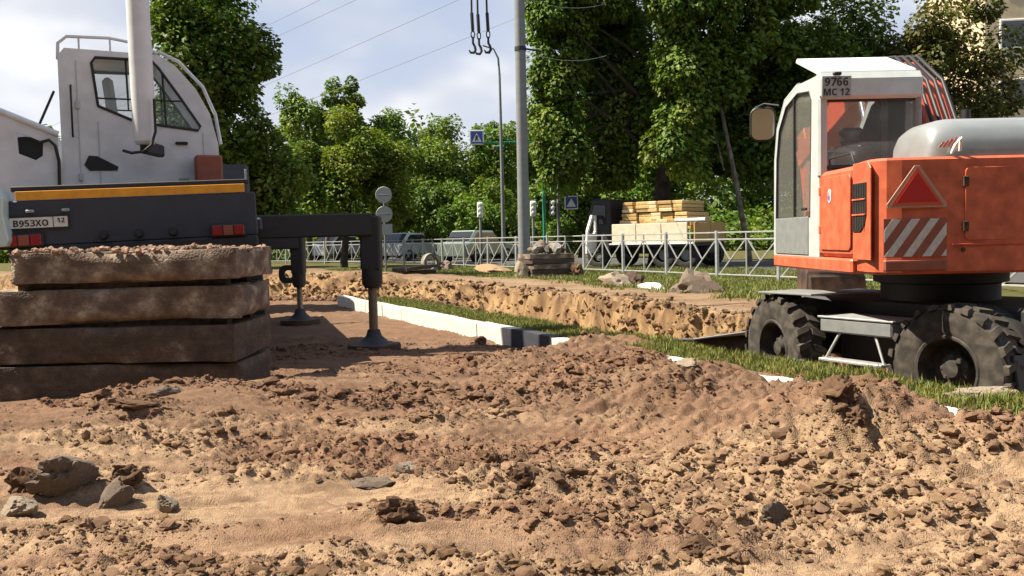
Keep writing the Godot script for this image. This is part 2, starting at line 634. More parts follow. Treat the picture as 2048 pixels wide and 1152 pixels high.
func ground_and_colour(x: float, d: float) -> Array:
	var k := kerb_coords(x, d)
	var s := k.x
	var v := k.y
	var n1 := noise.get_noise_2d(x * 55, d * 150)
	var n2 := noise.get_noise_2d(x * 260 + 300, d * 420)
	var n3 := noise_b.get_noise_2d(x * 900, d * 1100)
	var n4 := noise_b.get_noise_2d(x * 18 + 70, d * 30)
	var lumps := maxf(0.0, 0.42 - (noise_cell.get_noise_2d(x * 330, d * 420) + 1.0) * 0.75)
	var zone := maxf(smoothstep(-0.15, 0.35, n4 + n1 * 0.5), smoothstep(-2.4, -1.0, v) * 1.1 * smoothstep(0.3, -1.0, s))
	var n5 := noise_b.get_noise_2d(x * 1900 + 77, d * 2200)
	var h := n1 * 0.05 + n2 * 0.036 * (0.4 + zone) + n3 * 0.020 * (0.4 + zone * 0.9) + n5 * 0.010 * (0.5 + zone * 0.8) + lumps * 0.06 * zone
	h += absf(noise_b.get_noise_2d(x * 40 + 900, d * 260 - x * 60)) * 0.045 - 0.015
	for m in MOUNDS:
		var u := Vector2((x - m[0]) / m[2], (d - m[1]) / m[3])
		var g := u.length_squared()
		if g < 6:
			h += m[4] * exp(-g) * (1.0 + 0.35 * n2 + 0.3 * n3)
	var sandy := smoothstep(-0.25, 0.30, noise.get_noise_2d(x * 22 + 500, d * 60) * 0.9 + n1 * 0.45 + (4.9 - d) * 0.28)
	# the spread soil ends in a low crest before the slabs and the truck
	var crest := 6.1 + (x + 3.6) * 0.6 if x < -2.1 else (7.0 + (x + 2.1) if x < -1.0 else 8.1 + (x + 1.0) * 0.4)
	crest += n1 * 0.25
	if v < 0.3:
		h += 0.165 * smoothstep(-2.6, -0.1, d - crest) * (1.0 - smoothstep(0.0, 0.55, d - crest)) * (1.0 - smoothstep(-0.6, 0.1, v)) * (1.0 - smoothstep(-1.2, 0.4, x))
		if d > crest + 0.4:
			h *= 0.55
	var heap := 0.24
	for q in [-3.15, -4.35, -5.95]:
		heap -= 0.075 * exp(-pow((s - q) / 0.34, 2))
	heap *= smoothstep(-1.35, -2.0, s) * (1.0 + n1 * 0.3)
	var heap_share := smoothstep(-1.9, -0.15, v) * (1.0 - smoothstep(0.06, 0.34, v))
	if v < 0:
		h += heap * heap_share
	var col := Color(0.22, 0.137, 0.092).lerp(Color(0.375, 0.26, 0.168), sandy)
	col = col.lerp(Color(0.245, 0.142, 0.093), smoothstep(0.0, 0.35, noise_b.get_noise_2d(x * 30 - 60, d * 55)) * 0.6)
	var streak := noise_b.get_noise_2d(x * 30 + 40, d * 620 - x * 90) * 0.6 + noise_b.get_noise_2d(x * 90, d * 1500 - x * 200) * 0.5
	col = col.lerp(Color(0.175, 0.108, 0.07), smoothstep(0.05, 0.5, streak) * 0.5)
	col = col.lerp(Color(0.40, 0.275, 0.178), smoothstep(0.1, 0.55, -streak) * 0.35)
	h -= 0.010 * streak
	col = col.lerp(Color(0.17, 0.107, 0.07), smoothstep(0.12, 0.45, n2 + n3 * 0.4) * 0.5)
	col = col.lerp(Color(0.42, 0.295, 0.17), smoothstep(2.0, 0.3, Vector2((x - 2.62) / 0.45, (d - 6.2) / 0.3).length()) * 0.7)
	if v > -0.3 or s > 6.5:
		var pit := smoothstep(0.78, 1.08, v + n1 * 0.12) * (1.0 - smoothstep(6.0, 8.8, s))
		var verge := 0.17 * smoothstep(0.0, 0.08, v) * (1.0 - smoothstep(6.6, 7.4, s))
		var keep := heap * heap_share + n2 * 0.02 + n3 * 0.012
		var soil_col := col
		var flat := lerpf(verge + h * 0.35, PIT + h * 0.6, pit)
		var b := smoothstep(-0.02, 0.06, v)
		h = lerpf(h, flat, b)
		if b > 0:
			col = col.lerp(Color(0.085, 0.075, 0.035), b * (1.0 - pit) * (1.0 - smoothstep(6.6, 7.4, s)))
			col = col.lerp(Color(0.19, 0.12, 0.075), pit)
		for m in [MOUNDS[0], MOUNDS[4], MOUNDS[5]]:
			var u := Vector2((x - m[0]) / m[2], (d - m[1]) / m[3])
			if u.length_squared() < 1.4 and v < 0.5:
				col = col.lerp(Color(0.215, 0.13, 0.085), smoothstep(1.4, 0.8, u.length_squared()))
				h = maxf(h, m[4] * exp(-u.length_squared()) * (1.0 + 0.3 * n2))
		if v > -0.05 and v < 0.4 and s < -1.3 and keep > h:
			h = keep
			col = soil_col
		# the dug bank and the lawn behind it
		var e := bank_distance(x, d)
		if e > -0.6:
			var wide := lerpf(0.42, 0.75, smoothstep(5.5, 10.5, s))
			var gully := noise.get_noise_2d(s * 130, 40.0) * 0.20 + noise_b.get_noise_2d(s * 520, v * 160.0) * 0.08 + noise_b.get_noise_2d(s * 1100, v * 800.0) * 0.07 + noise_b.get_noise_2d(s * 2300, v * 1900.0) * 0.05
			var q := (e + gully) / wide
			var up := smoothstep(0.0, 1.0, q)
			up = clampf(up + 0.10 * sin(up * PI) * noise_b.get_noise_2d(s * 600, e * 900), 0, 1)
			var top := LAWN + n1 * 0.03 + n2 * 0.012 + 0.05 * exp(-pow((e - 0.7) / 0.5, 2)) * noise.get_noise_2d(s * 60, 9)
			top += (0.06 + 0.34 * smoothstep(6.0, 13.0, s)) * smoothstep(-1.5, 2.0, s) * (1.0 - smoothstep(0.9, 4.5, e)) * (1.0 + n1 * 0.3)
			h = lerpf(h, top, up)
			var bank_col := Color(0.40, 0.265, 0.138).lerp(Color(0.255, 0.155, 0.088), smoothstep(-0.05, 0.35, noise_b.get_noise_2d(s * 300, e * 500) * 0.8 + noise.get_noise_2d(s * 60, e * 100) * 0.5 + noise_b.get_noise_2d(s * 1200, e * 1500) * 0.3))
			bank_col = bank_col.lerp(Color(0.17, 0.105, 0.066), smoothstep(0.62, 0.8, up) * smoothstep(-0.25, 0.15, noise_b.get_noise_2d(s * 420, 3.0)) * 0.8)
			col = col.lerp(bank_col, smoothstep(0.0, 0.25, q))
			var tan_path := Color(0.34, 0.245, 0.155).lerp(Color(0.26, 0.17, 0.11), smoothstep(-0.2, 0.4, n1 + n2 * 0.5))
			col = col.lerp(tan_path, smoothstep(0.85, 1.15, q))
			var edge := 2.3 + noise.get_noise_2d(s * 45, 7) * 1.2 + n2 * 0.25 + 1.6 * smoothstep(7.0, 12.0, s)
			col = col.lerp(Color(0.12, 0.115, 0.045), smoothstep(edge, edge + 0.35, e))
	return [h, col]

func ground_patch(xs: PackedFloat32Array, ds: PackedFloat32Array, sink := 0.0) -> void:
	var nx := xs.size()
	var nd := ds.size()
	var pos := PackedVector3Array()
	var col := PackedColorArray()
	var nor := PackedVector3Array()
	var idx := PackedInt32Array()
	pos.resize(nx * nd)
	col.resize(nx * nd)
	nor.resize(nx * nd)
	for j in nd:
		for i in nx:
			var g := ground_and_colour(xs[i], ds[j])
			pos[j * nx + i] = Vector3(xs[i], g[0] - sink, -ds[j])
			col[j * nx + i] = g[1]
	for j in nd:
		for i in nx:
			var a := pos[j * nx + maxi(i - 1, 0)]
			var b := pos[j * nx + mini(i + 1, nx - 1)]
			var c := pos[maxi(j - 1, 0) * nx + i]
			var e := pos[mini(j + 1, nd - 1) * nx + i]
			nor[j * nx + i] = (b - a).cross(e - c).normalized() * -1.0 if (b - a).cross(e - c).y < 0 else (b - a).cross(e - c).normalized()
	idx.resize((nx - 1) * (nd - 1) * 6)
	var w := 0
	for j in nd - 1:
		for i in nx - 1:
			var o := j * nx + i
			for q in [o, o + nx, o + 1, o + 1, o + nx, o + nx + 1]:
				idx[w] = q
				w += 1
	var arr := []
	arr.resize(Mesh.ARRAY_MAX)
	arr[Mesh.ARRAY_VERTEX] = pos
	arr[Mesh.ARRAY_NORMAL] = nor
	arr[Mesh.ARRAY_COLOR] = col
	arr[Mesh.ARRAY_INDEX] = idx
	var m := ArrayMesh.new()
	m.add_surface_from_arrays(Mesh.PRIMITIVE_TRIANGLES, arr)
	var o := part(self, "ground", m, mats.soil)
	o.set_meta("kind", "structure")

func steps(a: float, b: float, step: float, grow := 0.0) -> PackedFloat32Array:
	var out := PackedFloat32Array()
	var x := a
	while x < b:
		out.append(x)
		x += step * (1.0 + grow * absf(x))
	out.append(b)
	return out

func build_ground() -> void:
	ground_patch(steps(-4.3, 4.3, 0.016), steps(2.3, 6.5, 0.016))
	ground_patch(steps(-6.5, 6.5, 0.024), steps(6.49, 11.5, 0.024), 0.002)
	ground_patch(steps(-6.5, -4.28, 0.05), steps(2.3, 6.52, 0.05), 0.006)
	ground_patch(steps(4.28, 6.5, 0.05), steps(2.3, 6.52, 0.05), 0.006)
	ground_patch(steps(-22, 24, 0.05), steps(11.45, 34.0, 0.03, 0.08), 0.004)
	ground_patch(steps(-22, -6.45, 0.2), steps(-6, 11.5, 0.2), 0.01)
	ground_patch(steps(6.45, 24, 0.2), steps(-6, 11.5, 0.2), 0.01)
	ground_patch(steps(-6.6, 6.6, 0.15), steps(-6, 2.35, 0.15), 0.01)
	ground_patch(steps(-60, 60, 1.0), steps(33.9, 70, 1.0), 0.02)
	var far := PlaneMesh.new()
	far.size = Vector2(900, 900)
	part(self, "far_ground", far, mats.far_grass, Vector3(0, -0.75, -300)).set_meta("kind", "structure")
	var field := PlaneMesh.new()
	field.size = Vector2(600, 300)
	part(self, "far_lawn", field, mats.far_grass, Vector3(0, 0.08, -215)).set_meta("kind", "structure")
	# the carriageway behind the fence
	var st := begin()
	for i in FENCE.size() - 1:
		var q := []
		for k in [i, i + 1]:
			for off in [2.2, 10.5]:
				var p: Vector2 = Vector2(FENCE[k][0], -FENCE[k][1]) + N * off
				q.append(Vector3(p.x, LAWN + 0.03, p.y))
		quad(st, q[0], q[1], q[3], q[2], Vector3.UP)
	part(self, "road", done(st), mats.asphalt).set_meta("kind", "structure")

func build_kerb() -> void:
	var root := thing("kerb", "white painted kerb with one dark block running beside the churned soil", "kerb", Vector3(KERB.x, 0, KERB.y))
	root.basis = Basis(Vector3(N.x, 0, N.y), Vector3.UP, Vector3(-T.x, 0, -T.y))
	var stones := []
	for i in 4:
		stones.append(rough_box(Vector3(0.16, 0.34, 0.996), 0.04, 0.004, 3.0 + i, 0.012))
	for i in range(-8, 8):
		var dark := i == -1
		var o = part(root, "kerb_stone", stones[posmod(i * 7, 4)], mats.kerb_black if dark else mats.kerb_white, Vector3(0.08 + rng.randf_range(-0.004, 0.004), 0.03 + rng.randf_range(-0.005, 0.005), -(i + 0.56)), Vector3(rng.randf_range(-0.4, 0.4), rng.randf_range(-0.5, 0.5), rng.randf_range(-1, 1)))
		if dark:
			o.set_meta("label", "dark blue-black painted kerb block")

# ---------------------------------------------------------------- loose soil, stones, grass
func scatter(called: String, mesh: Mesh, m: Material, places: Array, colours: Array) -> void:
	var mm := MultiMesh.new()
	mm.transform_format = MultiMesh.TRANSFORM_3D
	mm.use_colors = true
	mm.mesh = mesh
	mm.instance_count = places.size()
	for i in places.size():
		mm.set_instance_transform(i, places[i])
		mm.set_instance_color(i, colours[i])
	var o := MultiMeshInstance3D.new()
	o.name = numbered(called)
	o.multimesh = mm
	o.material_override = m
	o.set_meta("kind", "stuff")
	add_child(o)

func random_turn() -> Basis:
	return Basis.from_euler(Vector3(rng.randf_range(0, TAU), rng.randf_range(0, TAU), rng.randf_range(0, TAU)))

func build_loose_soil() -> void:
	var variants := []
	for i in 5:
		variants.append(lump(20.0 + i, 1, 1.0, false))
	var places := [[], [], [], [], []]
	var colours := [[], [], [], [], []]
	var put := 0
	var tries := 0
	while put < 42000 and tries < 400000:
		tries += 1
		var d := 2.6 + 8.2 * pow(rng.randf(), 1.3)
		var x := rng.randf_range(-0.62, 0.62) * d
		var k := kerb_coords(x, d)
		if k.y > -0.02 and k.y < 0.9 or k.y > 0.9:
			continue
		var dense := noise.get_noise_2d(x * 55, d * 150) + noise_b.get_noise_2d(x * 18 + 70, d * 30) * 1.1 + noise_b.get_noise_2d(x * 40 + 900, d * 260 - x * 60) * 0.5
		dense += 0.45 * smoothstep(-2.2, -0.8, k.y) * smoothstep(0.0, -1.0, k.x)
		for m in MOUNDS:
			dense += 0.7 * exp(-Vector2((x - m[0]) / m[2], (d - m[1]) / m[3]).length_squared())
		if rng.randf() > smoothstep(-0.35, 0.95, dense):
			continue
		var g := ground_and_colour(x, d)
		var size := 0.007 + 0.010 * rng.randf() * smoothstep(-0.3, 0.5, dense) + 0.055 * pow(rng.randf(), 16.0) * (0.5 + 0.7 * smoothstep(0.0, 0.6, dense))
		if d > 6:
			size *= 1.15
		var b := Basis(Vector3.UP, rng.randf_range(0, TAU)) * Basis.from_scale(Vector3(rng.randf_range(0.9, 1.9), rng.randf_range(0.6, 1.0), rng.randf_range(0.8, 1.3)) * size) * random_turn()
		var i := rng.randi() % 5
		places[i].append(Transform3D(b, Vector3(x, g[0] + size * 0.05, -d)))
		var c: Color = g[1]
		var f := rng.randf_range(0.88, 1.12)
		colours[i].append(Color(c.r * f * 1.04, c.g * f * 0.97, c.b * f * rng.randf_range(0.88, 1.0)))
		put += 1
	for i in 5:
		scatter("soil_crumbs", variants[i], mats.clod, places[i], colours[i])
	# sand and crumbs lying on the foot of the bank
	var pl := []
	var co := []
	while pl.size() < 7000:
		var s := rng.randf_range(-2.5, 13.0)
		var i := rng.randi_range(4, BANK.size() - 4)
		var t := rng.randf()
		var p := Vector2(BANK[i][0], BANK[i][1]).lerp(Vector2(BANK[i + 1][0], BANK[i + 1][1]), t) + Vector2(0.3, 0.5) * rng.randfn(0.1, 0.55)
		var g := ground_and_colour(p.x, p.y)
		var size := 0.015 + 0.11 * pow(rng.randf(), 5.0)
		pl.append(Transform3D(random_turn().scaled(Vector3(1.2, 0.9, 1.0) * size), Vector3(p.x, g[0] + size * 0.12, -p.y)))
		var c: Color = g[1]
		var f := rng.randf_range(0.7, 1.15)
		co.append(Color(c.r * f, c.g * f, c.b * f))
	scatter("bank_crumbs", variants[1], mats.clod, pl, co)

	# the stones and clods that stand out: x, distance, length, height, depth, material, sharpness, label
	var big := [
		[-2.26, 4.42, 0.30, 0.20, 0.2, "stone_grey", 1.0, "large reddish rubble chunk, biggest of the rocks below the slab stack"],
		[-2.47, 4.45, 0.17, 0.19, 0.15, "clod_brown", 0.9, "dark brown upright chunk touching the biggest rubble rock's shaded side"],
		[-2.0, 4.5, 0.15, 0.12, 0.14, "clod_brown", 0.9, "dark stone lying behind the pointed grey stone"],
		[-1.98, 4.3, 0.14, 0.15, 0.12, "stone_grey", 1.0, "pointed grey stone standing beside the biggest rubble rock"],
		[-2.36, 4.16, 0.15, 0.13, 0.12, "stone_pale", 1.0, "pale grey-green stone in front of the biggest rubble rock"],
		[-1.65, 4.12, 0.10, 0.085, 0.09, "stone_pale", 0.9, "small pale stone alone between the rubble rocks and the soil clods"],
		[-1.58, 3.62, 0.11, 0.08, 0.1, "clod_sand", 0.7, "sandy clod nearest the camera below the rubble rocks"],
		[-0.13, 4.78, 0.14, 0.10, 0.12, "clod_brown", 0.6, "round brown clod alone in the middle of the sandy soil"],
		[0.05, 4.36, 0.20, 0.12, 0.14, "clod_brown", 0.9, "wedge shaped brown clod with a dark shaded face in the middle"],
		[-0.53, 3.92, 0.18, 0.13, 0.14, "clod_brown", 0.7, "fat brown clod with a crumbled heap round it, nearer than the wedge shaped clod"],
		[1.13, 3.80, 0.13, 0.12, 0.08, "stone_grey", 1.0, "flat-sided grey-brown stone standing on edge near the small soil heap"],
		[1.45, 3.98, 0.20, 0.09, 0.14, "clod_sand", 0.7, "smooth pale sandy lump beside the stone standing on edge"],
		[-0.59, 4.72, 0.11, 0.08, 0.08, "stone_pale", 0.9, "small pale stone left of the round brown clod"],
		[-0.75, 4.53, 0.20, 0.05, 0.10, "stone_grey", 0.9, "flat grey stone lying sunk in the soil"],
		[1.32, 6.72, 0.15, 0.09, 0.1, "stone_pale", 0.9, "whitish stone on the brown soil before the kerb"],
		[1.68, 4.55, 0.17, 0.15, 0.15, "clod_brown", 0.6, "dark clod crowning the pointed soil heap"],
		[1.72, 4.45, 0.13, 0.11, 0.12, "clod_brown", 0.7, "grey-brown clod on the near slope of the pointed soil heap"],
		[-2.5, 5.86, 0.26, 0.06, 0.10, "clod_brown", 0.7, "long flat dark clod lying below the slab stack"],
		[-2.6, 6.6, 0.16, 0.06, 0.1, "stone_grey", 0.8, "mossy dark clod close below the slab stack"],
		[0.7, 3.42, 0.12, 0.09, 0.1, "clod_brown", 0.7, "brown clod nearest the camera below the wedge shaped clod"],
		[-0.39, 10.5, 0.12, 0.12, 0.1, "clod_brown", 0.7, "small brown clod leaning on the front of the white kerb"],
		[2.95, 5.55, 0.4, 0.10, 0.22, "stone_pale", 0.9, "broad pale broken stone at the kerb's near end beside the grass"],
	]
	var i := 0
	for b in big:
		i += 1
		var o := part(self, "stone" if b[5].begins_with("stone") else "soil_clod", lump(40.0 + i, 3, b[6] * 0.85, false), mats[b[5]], Vector3(b[0], ground_at(b[0], b[1]) + b[3] * 0.24, -b[1]), Vector3(rng.randf_range(-8, 8), rng.randf_range(-40, 40), rng.randf_range(-8, 8)))
		o.scale = Vector3(b[2], b[3], b[4]) * 1.15
		tag(o, b[7], "stone" if b[5].begins_with("stone") else "clod")

func tuft_mesh(count: int, height: float, spread: float, seed_at: int) -> ArrayMesh:
	var r := RandomNumberGenerator.new()
	r.seed = seed_at
	var st := begin()
	for i in count:
		var at := Vector3(r.randf_range(-spread, spread), 0, r.randf_range(-spread, spread))
		var a := r.randf_range(0, TAU)
		var side := Vector3(cos(a), 0, sin(a))
		var lean := Vector3(r.randf_range(-1, 1), 0, r.randf_range(-1, 1)) * height * 0.55
		var h := height * r.randf_range(0.55, 1.1)
		var w := height * 0.055
		var mid := at + Vector3(0, h * 0.6, 0) + lean * 0.35
		quad(st, at - side * w, at + side * w, mid + side * w * 0.8, mid - side * w * 0.8, side.cross(Vector3.UP))
		tri(st, mid - side * w * 0.8, mid + side * w * 0.8, at + Vector3(0, h, 0) + lean, side.cross(Vector3.UP))
	return done(st)

func build_grass() -> void:
	for kind in 3:
		var pl := []
		var co := []
		var n := 0
		while pl.size() < 2000 and n < 60000:
			n += 1
			var s := rng.randf_range(-7.5, 6.8)
			var v := rng.randf_range(0.17, 0.95)
			var p := KERB + T * s + N * v
			var x := p.x
			var d := -p.y
			var skip := false
			for m in [MOUNDS[0], MOUNDS[4]]:
				if Vector2((x - m[0]) / m[2], (d - m[1]) / m[3]).length_squared() < 0.9 and v < 0.5:
					skip = true
			if skip or noise_b.get_noise_2d(x * 160, d * 160) < -0.12 - rng.randf() * 0.3:
				continue
			var size := rng.randf_range(0.55, 1.15)
			pl.append(Transform3D(Basis(Vector3.UP, rng.randf_range(0, TAU)).scaled(Vector3(1, size, 1)), Vector3(x, ground_at(x, d) - 0.012, -d)))
			var f := rng.randf_range(0.65, 1.3)
			co.append(Color(f * rng.randf_range(0.85, 1.7), f, f * 0.9))
		scatter("verge_grass", tuft_mesh(8, 0.08, 0.05, 50 + kind), mats.grass_blade, pl, co)
	for kind in 3:
		var pl := []
		var co := []
		var n := 0
		while pl.size() < 5000 and n < 120000:
			n += 1
			var d := rng.randf_range(10.8, 34.0)
			var x := rng.randf_range(-0.5, 0.48) * d
			var e := bank_distance(x, d)
			var k := kerb_coords(x, d)
			var edge := 2.3 + noise.get_noise_2d(k.x * 45, 7) * 1.2 + 1.6 * smoothstep(7.0, 12.0, k.x)
			if e < edge * rng.randf_range(0.75, 1.3) or k.y > 13:
				continue
			if noise_b.get_noise_2d(x * 60, d * 60) < -0.25:
				continue
			var size := rng.randf_range(0.6, 1.35)
			pl.append(Transform3D(Basis(Vector3.UP, rng.randf_range(0, TAU)).scaled(Vector3(1.3, size, 1.3)), Vector3(x, ground_at(x, d) - 0.015, -d)))
			var f := rng.randf_range(0.6, 1.25)
			co.append(Color(f * rng.randf_range(0.9, 1.5), f, f * 0.9))
		scatter("lawn_grass", tuft_mesh(8, 0.12, 0.12, 60 + kind), mats.grass_blade, pl, co)

# ---------------------------------------------------------------- fence
const FENCE := [[9.4, 12.0], [6.9, 17.0], [5.15, 20.3], [2.75, 25.2], [-0.85, 31.5], [-4.3, 38.0], [-9.5, 45.0], [-17.0, 53.0]]

func build_fence() -> void:
	var root := thing("fence", "long grey steel pedestrian fence with diagonal bars along the lawn", "fence", Vector3(5.15, LAWN, -20.3))
	var curve := Curve3D.new()
	for p in FENCE:
		curve.add_point(Vector3(p[0], 0, -p[1]))
	var length := curve.get_baked_length()
	var m: Material = mats.galvanised
	var n := int(length / 2.0)
	for i in n:
		var a := curve.sample_baked(i * 2.0)
		var b := curve.sample_baked(i * 2.0 + 2.0)
		var panel := Node3D.new()
		panel.name = "fence_panel"
		root.add_child(panel, true)
		panel.position = a - Vector3(5.15, 0, -20.3)
		panel.rotation.y = atan2(-(b.z - a.z), b.x - a.x)
		panel.rotation_degrees.x += rng.randf_range(-1, 1)
		part(panel, "post", box(Vector3(0.07, 1.22, 0.07), 0.006), m, Vector3(0, 0.53, 0))
		for y in [1.10, 0.94, 0.12]:
			part(panel, "rail", box(Vector3(1.93, 0.032, 0.032), 0.004), m, Vector3(1.0, y, 0))
		part(panel, "upright", box(Vector3(0.034, 0.95, 0.030), 0.004), m, Vector3(1.0, 0.62, 0.002))
		for k in 2:
			var x0 := 0.05 + k * 0.99
			bar(panel, "diagonal", Vector3(x0, 0.92, 0.004), Vector3(x0 + 0.86, 0.14, 0.004), 0.024, 0.03, m)
			bar(panel, "diagonal", Vector3(x0 + 0.50, 0.47, -0.004), Vector3(x0 + 0.88, 0.92, -0.004), 0.024, 0.026, m)

# ---------------------------------------------------------------- slab stack
func build_slab_stack() -> void:
	var gy := -0.02
	var spec := [
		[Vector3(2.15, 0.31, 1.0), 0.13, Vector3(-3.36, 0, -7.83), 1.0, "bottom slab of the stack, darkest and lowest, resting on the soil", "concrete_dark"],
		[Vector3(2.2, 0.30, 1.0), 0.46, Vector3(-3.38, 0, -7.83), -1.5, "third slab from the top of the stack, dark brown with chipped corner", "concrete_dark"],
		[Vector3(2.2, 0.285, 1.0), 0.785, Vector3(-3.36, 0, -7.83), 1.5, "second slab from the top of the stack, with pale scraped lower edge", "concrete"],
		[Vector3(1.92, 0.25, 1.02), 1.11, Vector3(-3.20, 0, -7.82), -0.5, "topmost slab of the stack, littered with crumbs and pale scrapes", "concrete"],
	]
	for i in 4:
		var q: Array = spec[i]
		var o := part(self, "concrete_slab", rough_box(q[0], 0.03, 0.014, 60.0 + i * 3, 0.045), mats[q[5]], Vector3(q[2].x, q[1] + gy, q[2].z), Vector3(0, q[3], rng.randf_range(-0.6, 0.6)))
		tag(o, q[4], "concrete slab", "stacked old concrete slabs")
	var k := 0
	for y in [0.295, 0.62, 0.945]:
		for z in [-7.50, -8.12]:
			var o := part(self, "timber_spacer", rough_box(Vector3(1.74, 0.075, 0.13), 0.06, 0.008, 80.0 + k), mats.old_wood, Vector3(-3.27, y + gy + 0.005, z), Vector3(0, rng.randf_range(-1.5, 1.5), 0))
			var where: String = ["between the two lowest slabs", "between the two middle slabs", "under the topmost slab"][k / 2]
			tag(o, "dark timber spacer %s, at the %s of the stack" % [where, "front" if k % 2 == 0 else "back"], "timber", "spacers between the slabs")
			k += 1
	# crumbs of soil and mortar on the top slab
	var pl := []
	var co := []
	for i in 900:
		var p := Vector3(-3.2 + rng.randf_range(-0.95, 0.95), 1.215, -7.82 + rng.randf_range(-0.5, 0.5))
		var size := 0.012 + 0.06 * pow(rng.randf(), 3)
		p.y += noise.get_noise_2d(p.x * 180, p.z * 180) * 0.03 + size * 0.1
		pl.append(Transform3D(random_turn().scaled(Vector3.ONE * size), p))
		var f := rng.randf_range(0.6, 1.2)
		co.append(Color(0.46 * f, 0.31 * f, 0.23 * f))
	scatter("slab_crumbs", lump(33.0, 1, 0.6), mats.clod, pl, co)

# ---------------------------------------------------------------- wheels
# a wheel whose axle lies along x; its outer face looks to -x
func wheel(parent: Node, r: float, w: float, tyre: Material, rim: Material, at: Vector3, lugs := 0, flip := false) -> Node3D:
	var o := Node3D.new()
	o.name = "wheel"
	parent.add_child(o, true)
	o.position = at
	o.rotation_degrees = Vector3(0, 180 if flip else 0, 0)
	var h := w / 2
	var ri := r * 0.53
	var t := part(o, "tyre", lathe(pts2([ri, -h * 0.82, r * 0.62, -h * 0.96, r * 0.80, -h, r * 0.93, -h * 0.92, r * 0.975, -h * 0.72, r * 0.985, 0, r * 0.975, h * 0.72, r * 0.93, h * 0.92, r * 0.8, h, r * 0.62, h * 0.96, ri, h * 0.82]), 36), tyre, Vector3.ZERO, Vector3(0, 0, 90))
	if lugs > 0:
		var st := begin()
		for k in lugs:
			for sd in [-1.0, 1.0]:
				var a := TAU * (k + (0.25 if sd > 0 else 0.0)) / lugs
				var turn := Basis(Vector3.RIGHT, a)
				var c := Vector3(sd * h * 0.56, r * 0.985, 0)
				var half := Vector3(h * 0.48, r * 0.042, r * PI / lugs * 0.52)
				var q := []
				for i in 8:
					var s := Vector3(1.0 if i & 1 else -1.0, 1.0 if i & 2 else -1.0, 1.0 if i & 4 else -1.0)
					var p: Vector3 = s * half
					if s.y > 0:
						p *= Vector3(0.92, 1, 0.72)
					p.z += p.x * sd * 0.35
					q.append(turn * (c + p))
				var mid: Vector3 = turn * c
				for f in [[0, 1, 3, 2], [4, 5, 7, 6], [0, 1, 5, 4], [2, 3, 7, 6], [0, 2, 6, 4], [1, 3, 7, 5]]:
					quad(st, q[f[0]], q[f[1]], q[f[2]], q[f[3]], (q[f[0]] + q[f[1]] + q[f[2]] + q[f[3]]) / 4 - mid)
		part(t, "tread", done(st), tyre, Vector3.ZERO, Vector3(0, 0, -90)).set_meta("kind", "stuff")
	part(o, "rim", lathe(pts2([ri * 1.04, h * 0.86, ri * 1.0, h * 0.92, ri * 0.93, h * 0.88, ri * 0.90, h * 0.2, ri * 0.80, -h * 0.25, ri * 0.4, -h * 0.35, 0.001, -h * 0.35]), 30), rim, Vector3.ZERO, Vector3(0, 0, 90))
	part(o, "hub", lathe(pts2([r * 0.26, -h * 0.4, r * 0.24, h * 0.1, r * 0.15, h * 0.22, r * 0.13, h * 0.5, 0.001, h * 0.55]), 20), rim, Vector3.ZERO, Vector3(0, 0, 90))
	for k in 8:
		var a := TAU * k / 8
		part(o, "bolt", box(Vector3(0.03, 0.028, 0.028), 0.005), rim, Vector3(-h * 0.13, sin(a) * r * 0.2, cos(a) * r * 0.2))
	return o

# ---------------------------------------------------------------- crane truck
func world_part(parent: Node3D, called: String, mesh: Mesh, m: Material, at: Vector3, turn := Vector3.ZERO) -> MeshInstance3D:
	var o := part(parent, called, mesh, m)
	o.global_transform = Transform3D(Basis.from_euler(turn * PI / 180), at)
	return o

